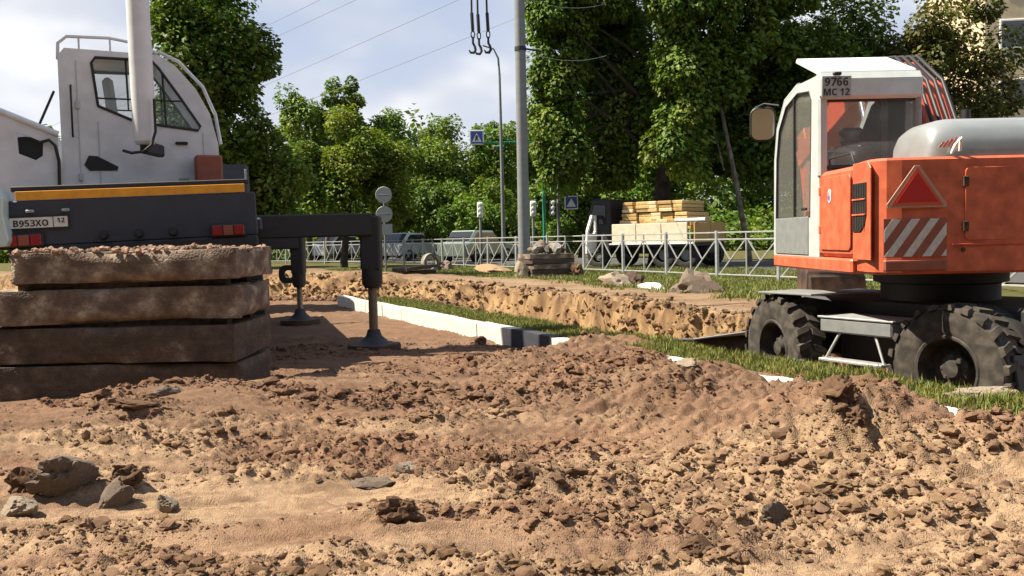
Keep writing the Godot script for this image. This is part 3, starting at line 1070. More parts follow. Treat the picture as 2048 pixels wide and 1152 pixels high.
func build_crane() -> void:
	var root := thing("crane_truck", "white truck crane standing on outriggers behind the stack of slabs", "crane truck", Vector3(-3.65, 0, -8.8), Vector3(0, 16.7, 2.0))
	var white: Material = mats.crane_white
	var navy: Material = mats.crane_navy
	var dark: Material = mats.chassis
	part(root, "chassis_frame", box(Vector3(1.0, 0.35, 9.4), 0.02), dark, Vector3(0, 0.98, -4.9))
	part(root, "deck", box(Vector3(2.4, 0.14, 6.4), 0.02), navy, Vector3(0, 1.42, -3.35))
	part(root, "tail_board", box(Vector3(2.3, 0.44, 0.06), 0.012), navy, Vector3(0, 1.53, -0.04))
	part(root, "bumper", box(Vector3(2.3, 0.16, 0.10), 0.02), dark, Vector3(0, 1.23, -0.03))
	part(root, "reflective_stripe", box(Vector3(2.10, 0.085, 0.02), 0.003), mats.stripe_orange, Vector3(0.0, 1.795, -0.02))
	part(root, "stripe_rail", box(Vector3(2.18, 0.05, 0.07), 0.008), dark, Vector3(0.0, 1.862, -0.06))
	part(root, "marker_pin", box(Vector3(0.02, 0.11, 0.02), 0.003), mats.sign_back, Vector3(1.07, 1.93, -0.05))
	# number plate
	var np := part(root, "number_plate", box(Vector3(0.52, 0.112, 0.012), 0.004), mats.plate_white, Vector3(-0.86, 1.535, 0.012))
	part(np, "plate_rim", frame(pts2([-0.262, -0.058, 0.262, -0.058, 0.262, 0.058, -0.262, 0.058]), pts2([-0.252, -0.05, 0.252, -0.05, 0.252, 0.05, -0.252, 0.05]), 0.016), mats.ink)
	part(np, "characters", text_mesh("В953ХО", 0.062), mats.ink, Vector3(-0.07, -0.006, 0.008))
	part(np, "region_number", text_mesh("12", 0.046), mats.ink, Vector3(0.192, 0.012, 0.008))
	part(np, "divider", box(Vector3(0.006, 0.1, 0.003)), mats.ink, Vector3(0.125, 0, 0.0075))
	for x in [-0.93, -0.62]:
		part(root, "plate_lamp", box(Vector3(0.07, 0.03, 0.05), 0.008), mats.sign_back, Vector3(x, 1.645, 0.01))
	for x in [-1.0, 0.86]:
		var l := part(root, "tail_lamp", box(Vector3(0.34, 0.13, 0.06), 0.012), dark, Vector3(x, 1.37, 0.015))
		for k in 3:
			part(l, "lens", box(Vector3(0.095, 0.10, 0.02), 0.006), mats.lamp_red if k != 1 else mats.red_brown, Vector3((k - 1) * 0.105, 0, 0.032))
	for x in [-0.3, 0.02, 0.34]:
		part(root, "hose_coupling", lathe(pts2([0.001, 0.05, 0.03, 0.05, 0.035, 0.0, 0.045, -0.03, 0.001, -0.03]), 12), dark, Vector3(x, 1.38, 0.03), Vector3(90, 0, 0))
	part(root, "side_panel", plate(pts2([-0.07, -0.34, 0.05, -0.34, 0.08, -0.28, 0.05, -0.05, 0.06, 0.10, 0.02, 0.2, -0.07, 0.22]), 0.5, 0.012), mats.teal, Vector3(-1.17, 1.66, -0.05)).set_meta("label", "pale teal wing panel at the truck's corner")
	for z in [-1.6, -2.95, -7.6]:
		for sd in [-1, 1]:
			wheel(root, 0.55, 0.42, mats.rubber, mats.panel_grey, Vector3(sd * 0.98, 0.55, z), 0, sd > 0)
	var cab2 := part(root, "carrier_cab", plate(pts2([-1.0, 0.75, 1.0, 0.75, 1.0, 1.7, 0.75, 2.6, -1.0, 2.7]), 2.35, 0.05), navy, Vector3(0, 0, -8.7), Vector3(0, 90, 0))
	part(cab2, "rear_window", box(Vector3(0.02, 0.5, 1.5), 0.004), mats.dark_glass, Vector3(-1.0, 2.15, 0))
	# outriggers: foot x, distance, height of the beam
	for q in [[-1.61, 10.22, 1.43, 0.23, 0.095], [-3.30, 13.74, 1.28, 0.20, 0.08], [-7.0, 10.4, 1.36, 0.23, 0.095], [-7.9, 14.6, 1.28, 0.2, 0.08]]:
		var foot := Vector3(q[0], 0, -q[1])
		var og := Node3D.new()
		og.name = "outrigger"
		root.add_child(og, true)
		og.global_transform = Transform3D(Basis(), foot)
		var axis := Vector3(sin(deg_to_rad(-16.7)), 0, -cos(deg_to_rad(16.7)))
		var back := Vector3(-3.65, 0, -8.8)
		var hub := back + axis * (foot - back).dot(axis)
		var a := hub + Vector3(0, q[2], 0) - foot
		bar(og, "beam", a, Vector3(0, q[2] + 0.02, 0), 0.26, 0.26, dark, 0.015)
		var w: float = q[3]
		var front: bool = q[1] > 11
		part(og, "jack_box", box(Vector3(w, 0.62, w), 0.02), dark, Vector3(0, q[2] - 0.19, 0))
		part(og, "jack_collar", lathe(pts2([0.001, 0.24, w * 0.52, 0.24, w * 0.52, 0.02, w * 0.38, -0.03, 0.001, -0.03]), 20), dark, Vector3(0, q[2] - 0.68, 0))
		part(og, "jack_rod", lathe(pts2([0.001, 0.75, q[4] * 0.55, 0.75, q[4] * 0.55, 0.1, 0.001, 0.1]), 18), mats.rod_dull)
		part(og, "foot_cone", lathe(pts2([0.001, 0.24, 0.07, 0.24, 0.09, 0.17, 0.17, 0.09, 0.26, 0.06, 0.001, 0.06]), 20), dark)
		part(og, "foot_plate", lathe(pts2([0.001, 0.075, 0.3, 0.075, 0.31, 0.05, 0.31, -0.04, 0.001, -0.04]), 24), mats.rust)
		if front:
			part(og, "lifting_eye", frame(rounded(0.3, 0.28, 0.1), rounded(0.13, 0.12, 0.05), 0.06), dark, Vector3(-0.15, q[2] - 0.50, 0.02))
	# superstructure, turned to the side
	var turn := Basis(Vector3.UP, deg_to_rad(23))
	var pivot := Vector3(-4.22, 0, -10.3)
	var S := func(x: float, y: float, z: float) -> Transform3D: return Transform3D(turn, pivot + turn * Vector3(x, y, z))
	var hull := pts2([-3.1, 3.45, -1.5, 2.79, -0.87, 2.52, -0.86, 1.60, -1.5, 1.60, -3.1, 1.60])
	var hole := pts2([-1.275, 2.53, -1.15, 2.49, -1.02, 2.43, -1.03, 2.28, -1.10, 2.23, -1.265, 2.30])
	for z in [-0.02, -0.72]:
		part(root, "side_frame", frame(hull, hole, 0.05), white).global_transform = S.call(0, 0, z)
	part(root, "frame_edge", tube([Vector3(-3.1, 3.45, 0), Vector3(-1.5, 2.79, 0), Vector3(-0.87, 2.52, 0)], [0.035], 8), white).global_transform = S.call(0, 0, 0.0)
	part(root, "winch_drum", lathe(pts2([0.001, 0.26, 0.3, 0.26, 0.3, 0.22, 0.2, 0.2, 0.2, -0.2, 0.3, -0.22, 0.3, -0.26, 0.001, -0.26]), 24), dark).global_transform = S.call(-1.2, 2.2, -0.37) * Transform3D(Basis(Vector3.RIGHT, PI / 2), Vector3.ZERO)
	part(root, "turntable", lathe(pts2([0.001, 0.14, 0.72, 0.14, 0.72, -0.1, 0.001, -0.1]), 30), dark).global_transform = S.call(-0.9, 1.58, -0.4)
	part(root, "platform", box(Vector3(2.9, 0.14, 1.2), 0.02), mats.crane_inner).global_transform = S.call(-1.0, 1.68, -0.62)
	part(root, "stay_rod", tube([Vector3.ZERO, Vector3(0.18, 0.42, 0)], [0.014], 8), mats.black).global_transform = S.call(-1.08, 2.6, -0.15)
	part(root, "frame_hose", tube([Vector3.ZERO, Vector3(0.10, 0.03, 0.03), Vector3(0.16, -0.03, 0.03), Vector3(0.19, -0.2, 0.02), Vector3(0.18, -0.55, 0)], [0.018], 8), mats.black).global_transform = S.call(-1.06, 2.42, 0.02)
	# operator's cab
	var cab := Node3D.new()
	cab.name = "operator_cab"
	root.add_child(cab, true)
	cab.global_transform = S.call(0, 1.95, 0)
	var outer := pts2([-0.84, -0.25, -0.84, 1.44, -0.77, 1.53, 0.20, 1.51, 0.38, 1.40, 0.60, 1.14, 0.75, 0.85, 0.83, 0.5, 0.845, -0.25])
	var inner := pts2([-0.45, 0.90, -0.50, 1.38, -0.46, 1.44, 0.13, 1.44, 0.20, 1.36, 0.41, 1.05, 0.635, 0.70, 0.61, 0.655, -0.05, 0.73])
	for z in [-0.02, -0.93]:
		if z < -0.5:
			inner = pts2([-0.72, 0.62, -0.76, 1.36, -0.70, 1.43, 0.13, 1.44, 0.20, 1.36, 0.41, 1.05, 0.635, 0.70, 0.61, 0.60, -0.05, 0.60])
		part(cab, "side_panel", frame(outer, inner, 0.04), white, Vector3(0, 0, z))
		var ring := []
		for p in inner:
			ring.append(Vector3(p.x, p.y, z + 0.022))
		ring.append(ring[0])
		part(cab, "window_seal", tube(ring, [0.017], 6), mats.black)
		part(cab, "side_glass", plate(inner, 0.006), mats.cab_glass, Vector3(0, 0, z - 0.012))
		rod(cab, "window_bar", [Vector3(-0.145, 1.44, z), Vector3(-0.135, 0.99, z)], 0.012, mats.black, 6)
		rod(cab, "window_bar", [Vector3(-0.45, 0.99, z), Vector3(0.43, 0.99, z)], 0.010, mats.black, 6)
		rod(cab, "window_bar", [Vector3(0.24, 1.30, z), Vector3(0.26, 0.70, z)], 0.013, mats.black, 6)
		rod(cab, "front_rail", [Vector3(0.2, 1.55, z), Vector3(0.42, 1.45, z), Vector3(0.68, 1.17, z), Vector3(0.81, 0.85, z), Vector3(0.86, 0.5, z)], 0.02, white, 8)
		rod(cab, "roof_rail", [Vector3(-0.84, 1.40, z), Vector3(-0.83, 1.58, z), Vector3(-0.74, 1.66, z), Vector3(-0.3, 1.67, z), Vector3(0.02, 1.62, z), Vector3(0.2, 1.53, z)], 0.018, white, 8)
		for x in [-0.62, -0.3, -0.02]:
			rod(cab, "rail_post", [Vector3(x, 1.5, z), Vector3(x, 1.655, z)], 0.012, white, 6)
	part(cab, "roof", box(Vector3(1.0, 0.06, 0.88), 0.015), white, Vector3(-0.29, 1.485, -0.475))
	part(cab, "back_wall", frame(pts2([-0.44, -0.25, 0.44, -0.25, 0.44, 1.46, -0.44, 1.46]), pts2([-0.37, 0.55, 0.37, 0.55, 0.37, 1.38, -0.37, 1.38]), 0.04), white, Vector3(-0.80, 0, -0.475), Vector3(0, 90, 0))
	part(cab, "front_wall", box(Vector3(0.04, 0.74, 0.86), 0.01), white, Vector3(0.815, 0.12, -0.475))
	part(cab, "floor", box(Vector3(1.6, 0.05, 0.86), 0.01), mats.crane_inner, Vector3(0, -0.2, -0.475))
	var ws := [Vector2(0.20, 1.50), Vector2(0.38, 1.39), Vector2(0.60, 1.13), Vector2(0.75, 0.84), Vector2(0.82, 0.5)]
	for i in 4:
		var a := Vector3(ws[i].x, ws[i].y, -0.475)
		var b := Vector3(ws[i + 1].x, ws[i + 1].y, -0.475)
		bar(cab, "windscreen", a, b, 0.86, 0.008, mats.cab_glass)
	part(cab, "seat_cushion", box(Vector3(0.5, 0.12, 0.5), 0.04), mats.seat, Vector3(-0.1, 0.42, -0.48))
	part(cab, "seat_back", box(Vector3(0.12, 0.65, 0.46), 0.04), mats.crane_inner, Vector3(-0.32, 0.95, -0.48), Vector3(0, 0, 6))
	part(cab, "console", box(Vector3(0.3, 0.75, 0.7), 0.04), mats.seat, Vector3(0.55, 0.25, -0.48))
	part(cab, "handle_recess", plate(pts2([-0.62, 0.235, -0.57, 0.34, -0.48, 0.335, -0.27, 0.22, -0.28, 0.175, -0.57, 0.17]), 0.012, 0.003), mats.black, Vector3(0, 0, 0.006))
	part(cab, "lower_seam", box(Vector3(0.012, 0.95, 0.008)), mats.crane_inner, Vector3(-0.46, 0.25, 0.002))
	part(cab, "tool_box", box(Vector3(0.30, 0.36, 0.22), 0.02), mats.red_brown, Vector3(0.70, 0.17, 0.11)).set_meta("label", "reddish brown box on the front corner of the cab")
	for q in [[-0.66, 0.62, 0.012, 1.55], [0.66, 0.2, 0.012, 0.85]]:
		part(cab, "door_seam", box(Vector3(q[2], q[3], 0.006)), mats.crane_inner, Vector3(q[0], q[1], 0.002))
	for y in [0.1, 0.9]:
		part(cab, "hinge", box(Vector3(0.045, 0.09, 0.03), 0.008), mats.crane_inner, Vector3(-0.66, y, 0.012))
	part(cab, "door_handle", box(Vector3(0.14, 0.035, 0.03), 0.01), mats.black, Vector3(0.42, 0.5, 0.014))
	rod(cab, "grab_rail", [Vector3(-0.72, 0.55, 0.0), Vector3(-0.72, 0.57, 0.05), Vector3(-0.72, 1.1, 0.05), Vector3(-0.72, 1.12, 0.0)], 0.011, mats.black, 6)
	part(cab, "work_lamp", lathe(pts2([0.001, 0.04, 0.06, 0.04, 0.07, 0.0, 0.03, -0.06, 0.001, -0.06]), 14), mats.black, Vector3(-0.05, 1.58, -0.1), Vector3(0, 0, -80))
	part(cab, "small_plate", box(Vector3(0.11, 0.07, 0.005)), mats.sign_back, Vector3(0.43, 0.06, 0.003))
	# luffing cylinder, boom, hoist rope
	world_part(root, "lift_cylinder", lathe(pts2([0.001, 5.7, 0.11, 5.7, 0.12, 5.6, 0.12, 0.10, 0.115, 0.03, 0.09, 0.0, 0.001, -0.01]), 28), white, Vector3(-3.99, 2.37, -9.8), Vector3(0, 0, 0.6))
	world_part(root, "cylinder_pin", box(Vector3(0.09, 0.14, 0.5), 0.02), dark, Vector3(-4.0, 2.34, -10.02))
	rod(root, "cylinder_hose", [Vector3(0, 0, 0), Vector3(0.1, -0.03, 0.02), Vector3(0.24, -0.02, 0.04), Vector3(0.33, 0.05, 0.04), Vector3(0.37, 0.2, 0.02), Vector3(0.36, 0.55, 0)], 0.016, mats.black).global_transform = Transform3D(Basis(), Vector3(-4.2, 2.30, -9.72))
	var foot := Vector3(-6.9, 3.3, -9.6)
	var tip := Vector3(-0.42, 15.2, -12.9)
	var at := func(t: float) -> Vector3: return foot.lerp(tip, t)
	for q in [[0.0, 0.5, 0.44, 0.52], [0.42, 0.78, 0.36, 0.44], [0.7, 1.0, 0.29, 0.36]]:
		var o := bar(root, "boom_section", at.call(q[0]), at.call(q[1]), q[2], q[3], white, 0.03)
		var p: Vector3 = (at.call(q[0]) + at.call(q[1])) / 2
		o.global_transform = Transform3D(Basis.looking_at(tip - foot, Vector3.UP), p)
	world_part(root, "boom_head", lathe(pts2([0.001, 0.12, 0.24, 0.12, 0.24, 0.06, 0.2, 0.0, 0.24, -0.06, 0.24, -0.12, 0.001, -0.12]), 24), dark, Vector3(-0.41, 15.2, -12.9), Vector3(90, 0, 0))
	rod(root, "hoist_rope", [Vector3.ZERO, Vector3(0, -7.2, 0)], 0.012, mats.black, 6).global_transform = Transform3D(Basis(), Vector3(-0.40, 15.0, -12.9))
	var hb := world_part(root, "hook_block", box(Vector3(0.2, 0.42, 0.14), 0.04), dark, Vector3(-0.40, 7.6, -12.9))
	part(hb, "hook", tube([Vector3(0, -0.2, 0), Vector3(0, -0.3, 0), Vector3(0.06, -0.37, 0), Vector3(0.05, -0.46, 0), Vector3(-0.03, -0.49, 0), Vector3(-0.08, -0.43, 0)], [0.03, 0.03, 0.032, 0.034, 0.03, 0.015], 10), mats.steel)
	# chain sling hanging from the hook
	var sl := thing("lifting_sling", "dark rope lifting sling with three hooks hanging empty in the sky", "sling", Vector3(-0.375, 3.92, -12.9))
	sl.scale = Vector3.ONE * 1.29
	part(sl, "master_ring", torus(0.07, 0.013), mats.black, Vector3(-0.02, 2.43, 0), Vector3(90, 0, 0))
	for q in [[-0.085, 0.0, 0.03], [-0.02, -0.02, -0.04], [0.085, 0.0, 0.02]]:
		var x: float = q[0]
		var z: float = q[2]
		rod(sl, "rope", [Vector3(-0.02, 2.37, 0), Vector3(x * 0.9 - 0.01, 1.2, z * 0.7), Vector3(x - 0.008, 0.42, z), Vector3(x, 0.245, z)], 0.0115, mats.black, 7)
		rod(sl, "rope_splice", [Vector3(x - 0.007, 0.44, z), Vector3(x, 0.25, z)], 0.019, mats.black, 7)
		part(sl, "link", torus(0.026, 0.008), mats.black, Vector3(x, 0.205, z), Vector3(90, 20, 0)).scale = Vector3(0.8, 1, 1.5)
		part(sl, "shackle", tube([Vector3(x, 0.165, z), Vector3(x, 0.10, z)], [0.013], 7), mats.black)
		part(sl, "hook", tube([Vector3(x, 0.11, z), Vector3(x + 0.018, 0.075, z), Vector3(x + 0.026, 0.035, z), Vector3(x + 0.005, 0.004, z), Vector3(x - 0.03, 0.006, z), Vector3(x - 0.045, 0.035, z)], [0.012, 0.014, 0.016, 0.017, 0.013, 0.006], 8), mats.black)

func torus(r: float, thick: float) -> TorusMesh:
	var t := TorusMesh.new()
	t.inner_radius = r - thick
	t.outer_radius = r + thick
	t.rings = 20
	t.ring_segments = 8
	return t

# ---------------------------------------------------------------- excavator
func build_excavator() -> void:
	var base := Vector3(4.3, PIT, -8.6)
	var root := thing("excavator", "orange wheeled excavator with grey cab standing in the dug strip behind the kerb", "excavator", base)
	var E := func(x: float, y: float, d: float) -> Vector3: return Vector3(x, y, -d) - base
	var orange: Material = mats.orange
	var grey: Material = mats.cab_grey
	var black: Material = mats.black
	# upper structure
	var plan := pts2([3.14, 8.05, 3.12, 7.80, 3.15, 7.68, 3.22, 7.61, 3.34, 7.585, 4.3, 7.56, 5.26, 7.585, 5.40, 7.63, 5.48, 7.8, 5.48, 8.05])
	part(root, "counterweight", plate(plan, 1.0, 0.022), orange, E.call(0, 1.375, 0), Vector3(-90, 0, 0))
	part(root, "deck_edge", box(Vector3(2.4, 0.14, 2.38), 0.02), orange, E.call(4.29, 0.935, 9.26))
	var side := pts2([3.105, 8.92, 3.105, 8.10, 3.15, 8.062, 3.72, 8.062, 3.72, 8.92])
	part(root, "side_compartment", plate(side, 0.84, 0.04), orange, E.call(0, 1.43, 0), Vector3(-90, 0, 0))
	part(root, "engine_bay", box(Vector3(1.7, 0.82, 0.85), 0.03), orange, E.call(4.6, 1.43, 8.5))
	part(root, "front_housing", box(Vector3(1.28, 0.75, 1.25), 0.05), orange, E.call(4.84, 1.36, 9.6))
	# the side door of the engine room with its grille
	var door := part(root, "side_door", plate(rounded(0.80, 0.70, 0.05), 0.016, 0.004), orange, E.call(3.097, 1.43, 8.49), Vector3(0, 90, 0))
	part(door, "latch", box(Vector3(0.03, 0.06, 0.012), 0.004), black, Vector3(-0.33, -0.14, 0.0))
	part(root, "corner_post", plate(pts2([7.66, 1.0, 8.05, 1.0, 8.05, 1.86, 7.72, 1.86, 7.66, 1.80]), 0.016, 0.004), orange, E.call(3.108, 0, 0), Vector3(0, 90, 0))
	var gr := part(root, "air_grille", plate(pts2([7.735, 1.40, 7.77, 1.31, 7.86, 1.25, 8.03, 1.25, 8.03, 1.68, 7.735, 1.68]), 0.016, 0.002), black, E.call(3.098, 0, 0), Vector3(0, 90, 0))
	for y in [1.40, 1.535]:
		part(gr, "slat", box(Vector3(0.29, 0.014, 0.012), 0.002), orange, Vector3(7.885, y, -0.012))
	for k in 5:
		part(gr, "mesh_bar", box(Vector3(0.008, 0.40, 0.006)), mats.rust, Vector3(7.78 + k * 0.055, 1.47, -0.010))
	var em := part(root, "emblem", plate(rounded(0.07, 0.13, 0.034), 0.008, 0.002), mats.white_paint, E.call(3.087, 1.60, 8.60), Vector3(0, 90, 0))
	part(em, "emblem_shield", plate(pts2([-0.022, 0.0, 0.022, 0.0, 0.018, -0.035, 0.0, -0.05, -0.018, -0.035]), 0.004), mats.blue_paint, Vector3(0, 0, -0.006))
	part(em, "emblem_flame", plate(pts2([-0.016, 0.005, 0.016, 0.005, 0.0, 0.05]), 0.004), mats.sign_red, Vector3(0, 0, -0.006))
	# rear markings
	var z := 7.552
	var tri_out := pts2([3.205, 1.445, 3.70, 1.445, 3.71, 1.475, 3.475, 1.80, 3.43, 1.80, 3.195, 1.475])
	var tri_in := pts2([3.25, 1.48, 3.655, 1.48, 3.655, 1.483, 3.455, 1.762, 3.45, 1.762, 3.25, 1.483])
	var board := part(root, "warning_triangle", plate(tri_out, 0.010, 0.002), mats.rim_pale, E.call(0, 0, z + 0.002), Vector3.ZERO)
	part(board, "triangle_band", plate(pts2([3.228, 1.462, 3.678, 1.462, 3.453, 1.786]), 0.004), mats.orange_boom, Vector3(0, 0, 0.0065))
	part(board, "triangle_centre", plate(pts2([3.275, 1.492, 3.630, 1.492, 3.453, 1.745]), 0.004), mats.sign_red, Vector3(0, 0, 0.0105))
	var sp := part(root, "stripe_board", box(Vector3(0.54, 0.33, 0.008), 0.002), mats.red_brown, E.call(3.44, 1.19, z + 0.002))
	for k in range(-1, 4):
		var x0 := -0.27 + k * 0.162
		var poly := pts2([x0, -0.165, x0 + 0.075, -0.165, x0 + 0.315, 0.165, x0 + 0.24, 0.165])
		var cut := Geometry2D.intersect_polygons(poly, pts2([-0.265, -0.16, 0.265, -0.16, 0.265, 0.16, -0.265, 0.16]))
		for c in cut:
			part(sp, "stripe", plate(c, 0.004), mats.stripe_white, Vector3(0, 0, 0.0055))
	part(root, "rear_bumper_pad", box(Vector3(0.54, 0.10, 0.05), 0.012), mats.red_brown, E.call(3.44, 0.955, 7.555))
	part(root, "rear_trim", box(Vector3(1.6, 0.016, 0.012), 0.003), mats.orange_boom, E.call(4.56, 1.125, 7.556))
	# engine hood
	var hp := [Vector2(7.62, 0.0), Vector2(7.62, 0.13), Vector2(7.65, 0.24), Vector2(7.73, 0.32), Vector2(7.87, 0.36), Vector2(8.2, 0.36), Vector2(8.36, 0.32), Vector2(8.46, 0.22), Vector2(8.48, 0.0)]
	var hs := SurfaceTool.new()
	hs.begin(Mesh.PRIMITIVE_TRIANGLES)
	hs.set_smooth_group(0)
	var rings := []
	for k in 10:
		var t := minf(k / 7.0, 1.0)
		var grow := sqrt(1.0 - pow(1.0 - t, 2.0)) * 0.8 + 0.2
		var x := 3.60 + 0.30 * (1.0 - cos(t * PI / 2)) if k < 8 else (4.6 if k == 8 else 5.48)
		var ring := []
		for p in hp:
			ring.append(E.call(x, 1.865 + p.y * grow, 8.05 + (p.x - 8.05) * (grow * 0.5 + 0.5)))
		rings.append(ring)
	for k in 9:
		for n in hp.size() - 1:
			var mid: Vector3 = E.call(4.5, 1.9, 8.05)
			quad(hs, rings[k][n], rings[k][n + 1], rings[k + 1][n + 1], rings[k + 1][n], ((rings[k][n] + rings[k + 1][n + 1]) / 2 - mid) * Vector3(0.3 if k < 7 else 0.0, 1, 1))
	for n in range(1, hp.size() - 1):
		tri(hs, rings[0][0], rings[0][n], rings[0][n + 1], Vector3.LEFT)
	part(root, "engine_hood", done(hs), mats.hood_grey)
	for k in 5:
		var s := k * 0.036
		part(root, "hood_slash", plate(pts2([3.49 + s, 1.955, 3.508 + s, 1.955, 3.545 + s, 2.0 + k * 0.012, 3.527 + s, 2.0 + k * 0.012]), 0.006), mats.orange_boom, E.call(0.17, 0.0, 7.61))
	rod(root, "hood_handle", [E.call(3.77, 1.90, 7.60), E.call(3.78, 1.97, 7.56), E.call(3.83, 2.03, 7.57), E.call(3.84, 1.92, 7.60)], 0.013, mats.white_paint, 8)
	# panel, bolts and hinges of the counterweight
	part(root, "rear_panel", plate(rounded(1.5, 0.62, 0.04), 0.012, 0.003), orange, E.call(4.62, 1.47, 7.566))
	for x in [3.3, 3.86, 4.62, 5.3]:
		part(root, "bolt", lathe(pts2([0.001, 0.018, 0.016, 0.016, 0.022, 0.0, 0.001, 0.0]), 10), mats.rust, E.call(x, 0.925 if x < 3.8 else 1.08, 7.575), Vector3(90, 0, 0))
	for y in [1.28, 1.66]:
		part(root, "hinge", box(Vector3(0.05, 0.09, 0.02), 0.006), mats.rust, E.call(3.875, y, 7.562))
		part(root, "side_hinge", box(Vector3(0.02, 0.08, 0.05), 0.006), orange, E.call(3.09, y, 8.87))
	part(root, "panel_latch", box(Vector3(0.10, 0.05, 0.02), 0.008), black, E.call(5.2, 1.47, 7.556))
	rod(root, "grab_rail", [E.call(3.16, 1.87, 8.15), E.call(3.14, 1.97, 8.18), E.call(3.14, 1.97, 8.75), E.call(3.16, 1.87, 8.78)], 0.011, black, 6)
	rod(root, "exhaust_pipe", [E.call(4.55, 2.2, 8.9), E.call(4.55, 2.44, 8.9)], 0.045, black, 12)
	# cab
	var cab := Node3D.new()
	cab.name = "cab"
	root.add_child(cab, true)
	cab.position = -base
	var C := func(x: float, y: float, d: float) -> Vector3: return Vector3(x, y, -d)
	var outer := pts2([8.92, 1.0, 8.92, 2.74, 9.0, 2.82, 9.6, 2.83, 10.05, 2.73, 10.32, 2.46, 10.42, 2.1, 10.45, 1.0])
	var inner := pts2([9.20, 1.42, 9.15, 2.60, 9.22, 2.70, 9.6, 2.74, 9.99, 2.65, 10.24, 2.42, 10.335, 2.1, 10.37, 1.42])
	for x in [3.125, 4.085]:
		part(cab, "side_frame", frame(outer, inner, 0.05), grey, C.call(x, 0, 0), Vector3(0, 90, 0))
		part(cab, "side_glass", plate(inner, 0.006), mats.dusty_glass if x < 4 else mats.cab_glass, C.call(x, 0, 0), Vector3(0, 90, 0))
		var ring := []
		for p in inner:
			ring.append(C.call(x - 0.02, p.y, p.x))
		ring.append(ring[0])
		part(cab, "window_seal", tube(ring, [0.012], 6), black)
		rod(cab, "front_pillar", [C.call(x, 1.0, 10.45), C.call(x, 2.1, 10.42), C.call(x, 2.46, 10.32), C.call(x, 2.73, 10.05), C.call(x, 2.83, 9.6)], 0.03, grey, 8)
	part(cab, "door_panel", box(Vector3(0.02, 0.40, 1.12), 0.006), mats.panel_grey, C.call(3.098, 1.22, 9.80))
	part(cab, "door_post", box(Vector3(0.02, 1.3, 0.03), 0.004), black, C.call(3.105, 2.05, 9.72))
	part(cab, "door_handle", box(Vector3(0.025, 0.03, 0.14), 0.006), black, C.call(3.085, 1.5, 9.34))
	part(cab, "roof", box(Vector3(1.0, 0.07, 0.72), 0.02), grey, C.call(3.605, 2.80, 9.28))
	part(cab, "rear_header", plate(pts2([8.86, 2.60, 8.90, 2.57, 9.0, 2.57, 9.0, 2.84, 8.92, 2.84, 8.87, 2.77]), 1.02, 0.012), grey, C.call(3.605, 0, 0), Vector3(0, 90, 0))
	part(cab, "rear_pillar", box(Vector3(0.09, 0.80, 0.08), 0.02), grey, C.call(3.13, 2.2, 8.93))
	part(cab, "rear_pillar", box(Vector3(0.06, 0.80, 0.08), 0.015), mats.panel_grey, C.call(4.085, 2.2, 8.93))
	part(cab, "rear_wall", box(Vector3(0.96, 0.9, 0.05), 0.01), mats.panel_grey, C.call(3.605, 1.44, 8.955))
	part(cab, "rear_glass", box(Vector3(0.86, 0.68, 0.006)), mats.cab_glass, C.call(3.605, 2.235, 8.945))
	part(cab, "window_divider", box(Vector3(0.07, 0.68, 0.03), 0.006), black, C.call(3.77, 2.235, 8.97))
	part(cab, "rubber_sill", box(Vector3(0.9, 0.04, 0.05), 0.01), black, C.call(3.605, 1.90, 8.93))
	part(cab, "rubber_sill", box(Vector3(0.9, 0.03, 0.05), 0.01), black, C.call(3.605, 2.562, 8.935))
	part(cab, "floor", box(Vector3(0.98, 0.05, 1.5), 0.01), mats.panel_grey, C.call(3.605, 1.03, 9.69))
	var ws := [Vector2(9.62, 2.825), Vector2(10.05, 2.72), Vector2(10.32, 2.45), Vector2(10.42, 2.1), Vector2(10.45, 1.4)]
	for i in 4:
		bar(cab, "windscreen", C.call(3.605, ws[i].y, ws[i].x), C.call(3.605, ws[i + 1].y, ws[i + 1].x), 0.92, 0.006, mats.cab_glass)
	part(cab, "front_wall", box(Vector3(0.92, 0.4, 0.04), 0.01), mats.panel_grey, C.call(3.605, 1.2, 10.44))
	part(cab, "seat_back", box(Vector3(0.5, 0.62, 0.14), 0.05), mats.seat, C.call(3.56, 1.83, 9.32), Vector3(8, 0, 0))
	part(cab, "head_rest", box(Vector3(0.26, 0.18, 0.1), 0.04), mats.seat, C.call(3.56, 2.24, 9.28))
	part(cab, "seat_cushion", box(Vector3(0.5, 0.14, 0.5), 0.05), mats.seat, C.call(3.56, 1.47, 9.6))
	part(cab, "control_console", box(Vector3(0.16, 0.4, 0.5), 0.04), mats.seat, C.call(3.95, 1.5, 9.6))
	var plate_node := part(cab, "number_plate", box(Vector3(0.29, 0.21, 0.010), 0.003), mats.sign_back, C.call(3.245, 2.685, 8.845), Vector3(4, 0, 0))
	part(plate_node, "number", text_mesh("9766", 0.078), mats.ink, Vector3(0, 0.047, 0.006))
	part(plate_node, "series", text_mesh("МС 12", 0.066), mats.ink, Vector3(0, -0.052, 0.006))
	part(plate_node, "plate_lamp", box(Vector3(0.08, 0.035, 0.05), 0.01), black, Vector3(0, 0.125, 0.01))
	var hatch := part(cab, "roof_hatch", box(Vector3(0.98, 0.03, 0.76), 0.01), mats.white_paint, C.call(3.62, 2.99, 9.36), Vector3(20, 0, 0))
	hatch.set_meta("label", "raised white roof hatch")
	part(hatch, "hatch_rim", frame(rounded(1.0, 0.78, 0.04), rounded(0.9, 0.68, 0.03), 0.02), grey, Vector3(0, -0.018, 0), Vector3(90, 0, 0))
	# rear view mirror on its arm
	rod(root, "mirror_arm", [E.call(3.12, 2.72, 10.3), E.call(3.02, 2.78, 10.55), E.call(2.93, 2.74, 10.62)], 0.012, black, 6)
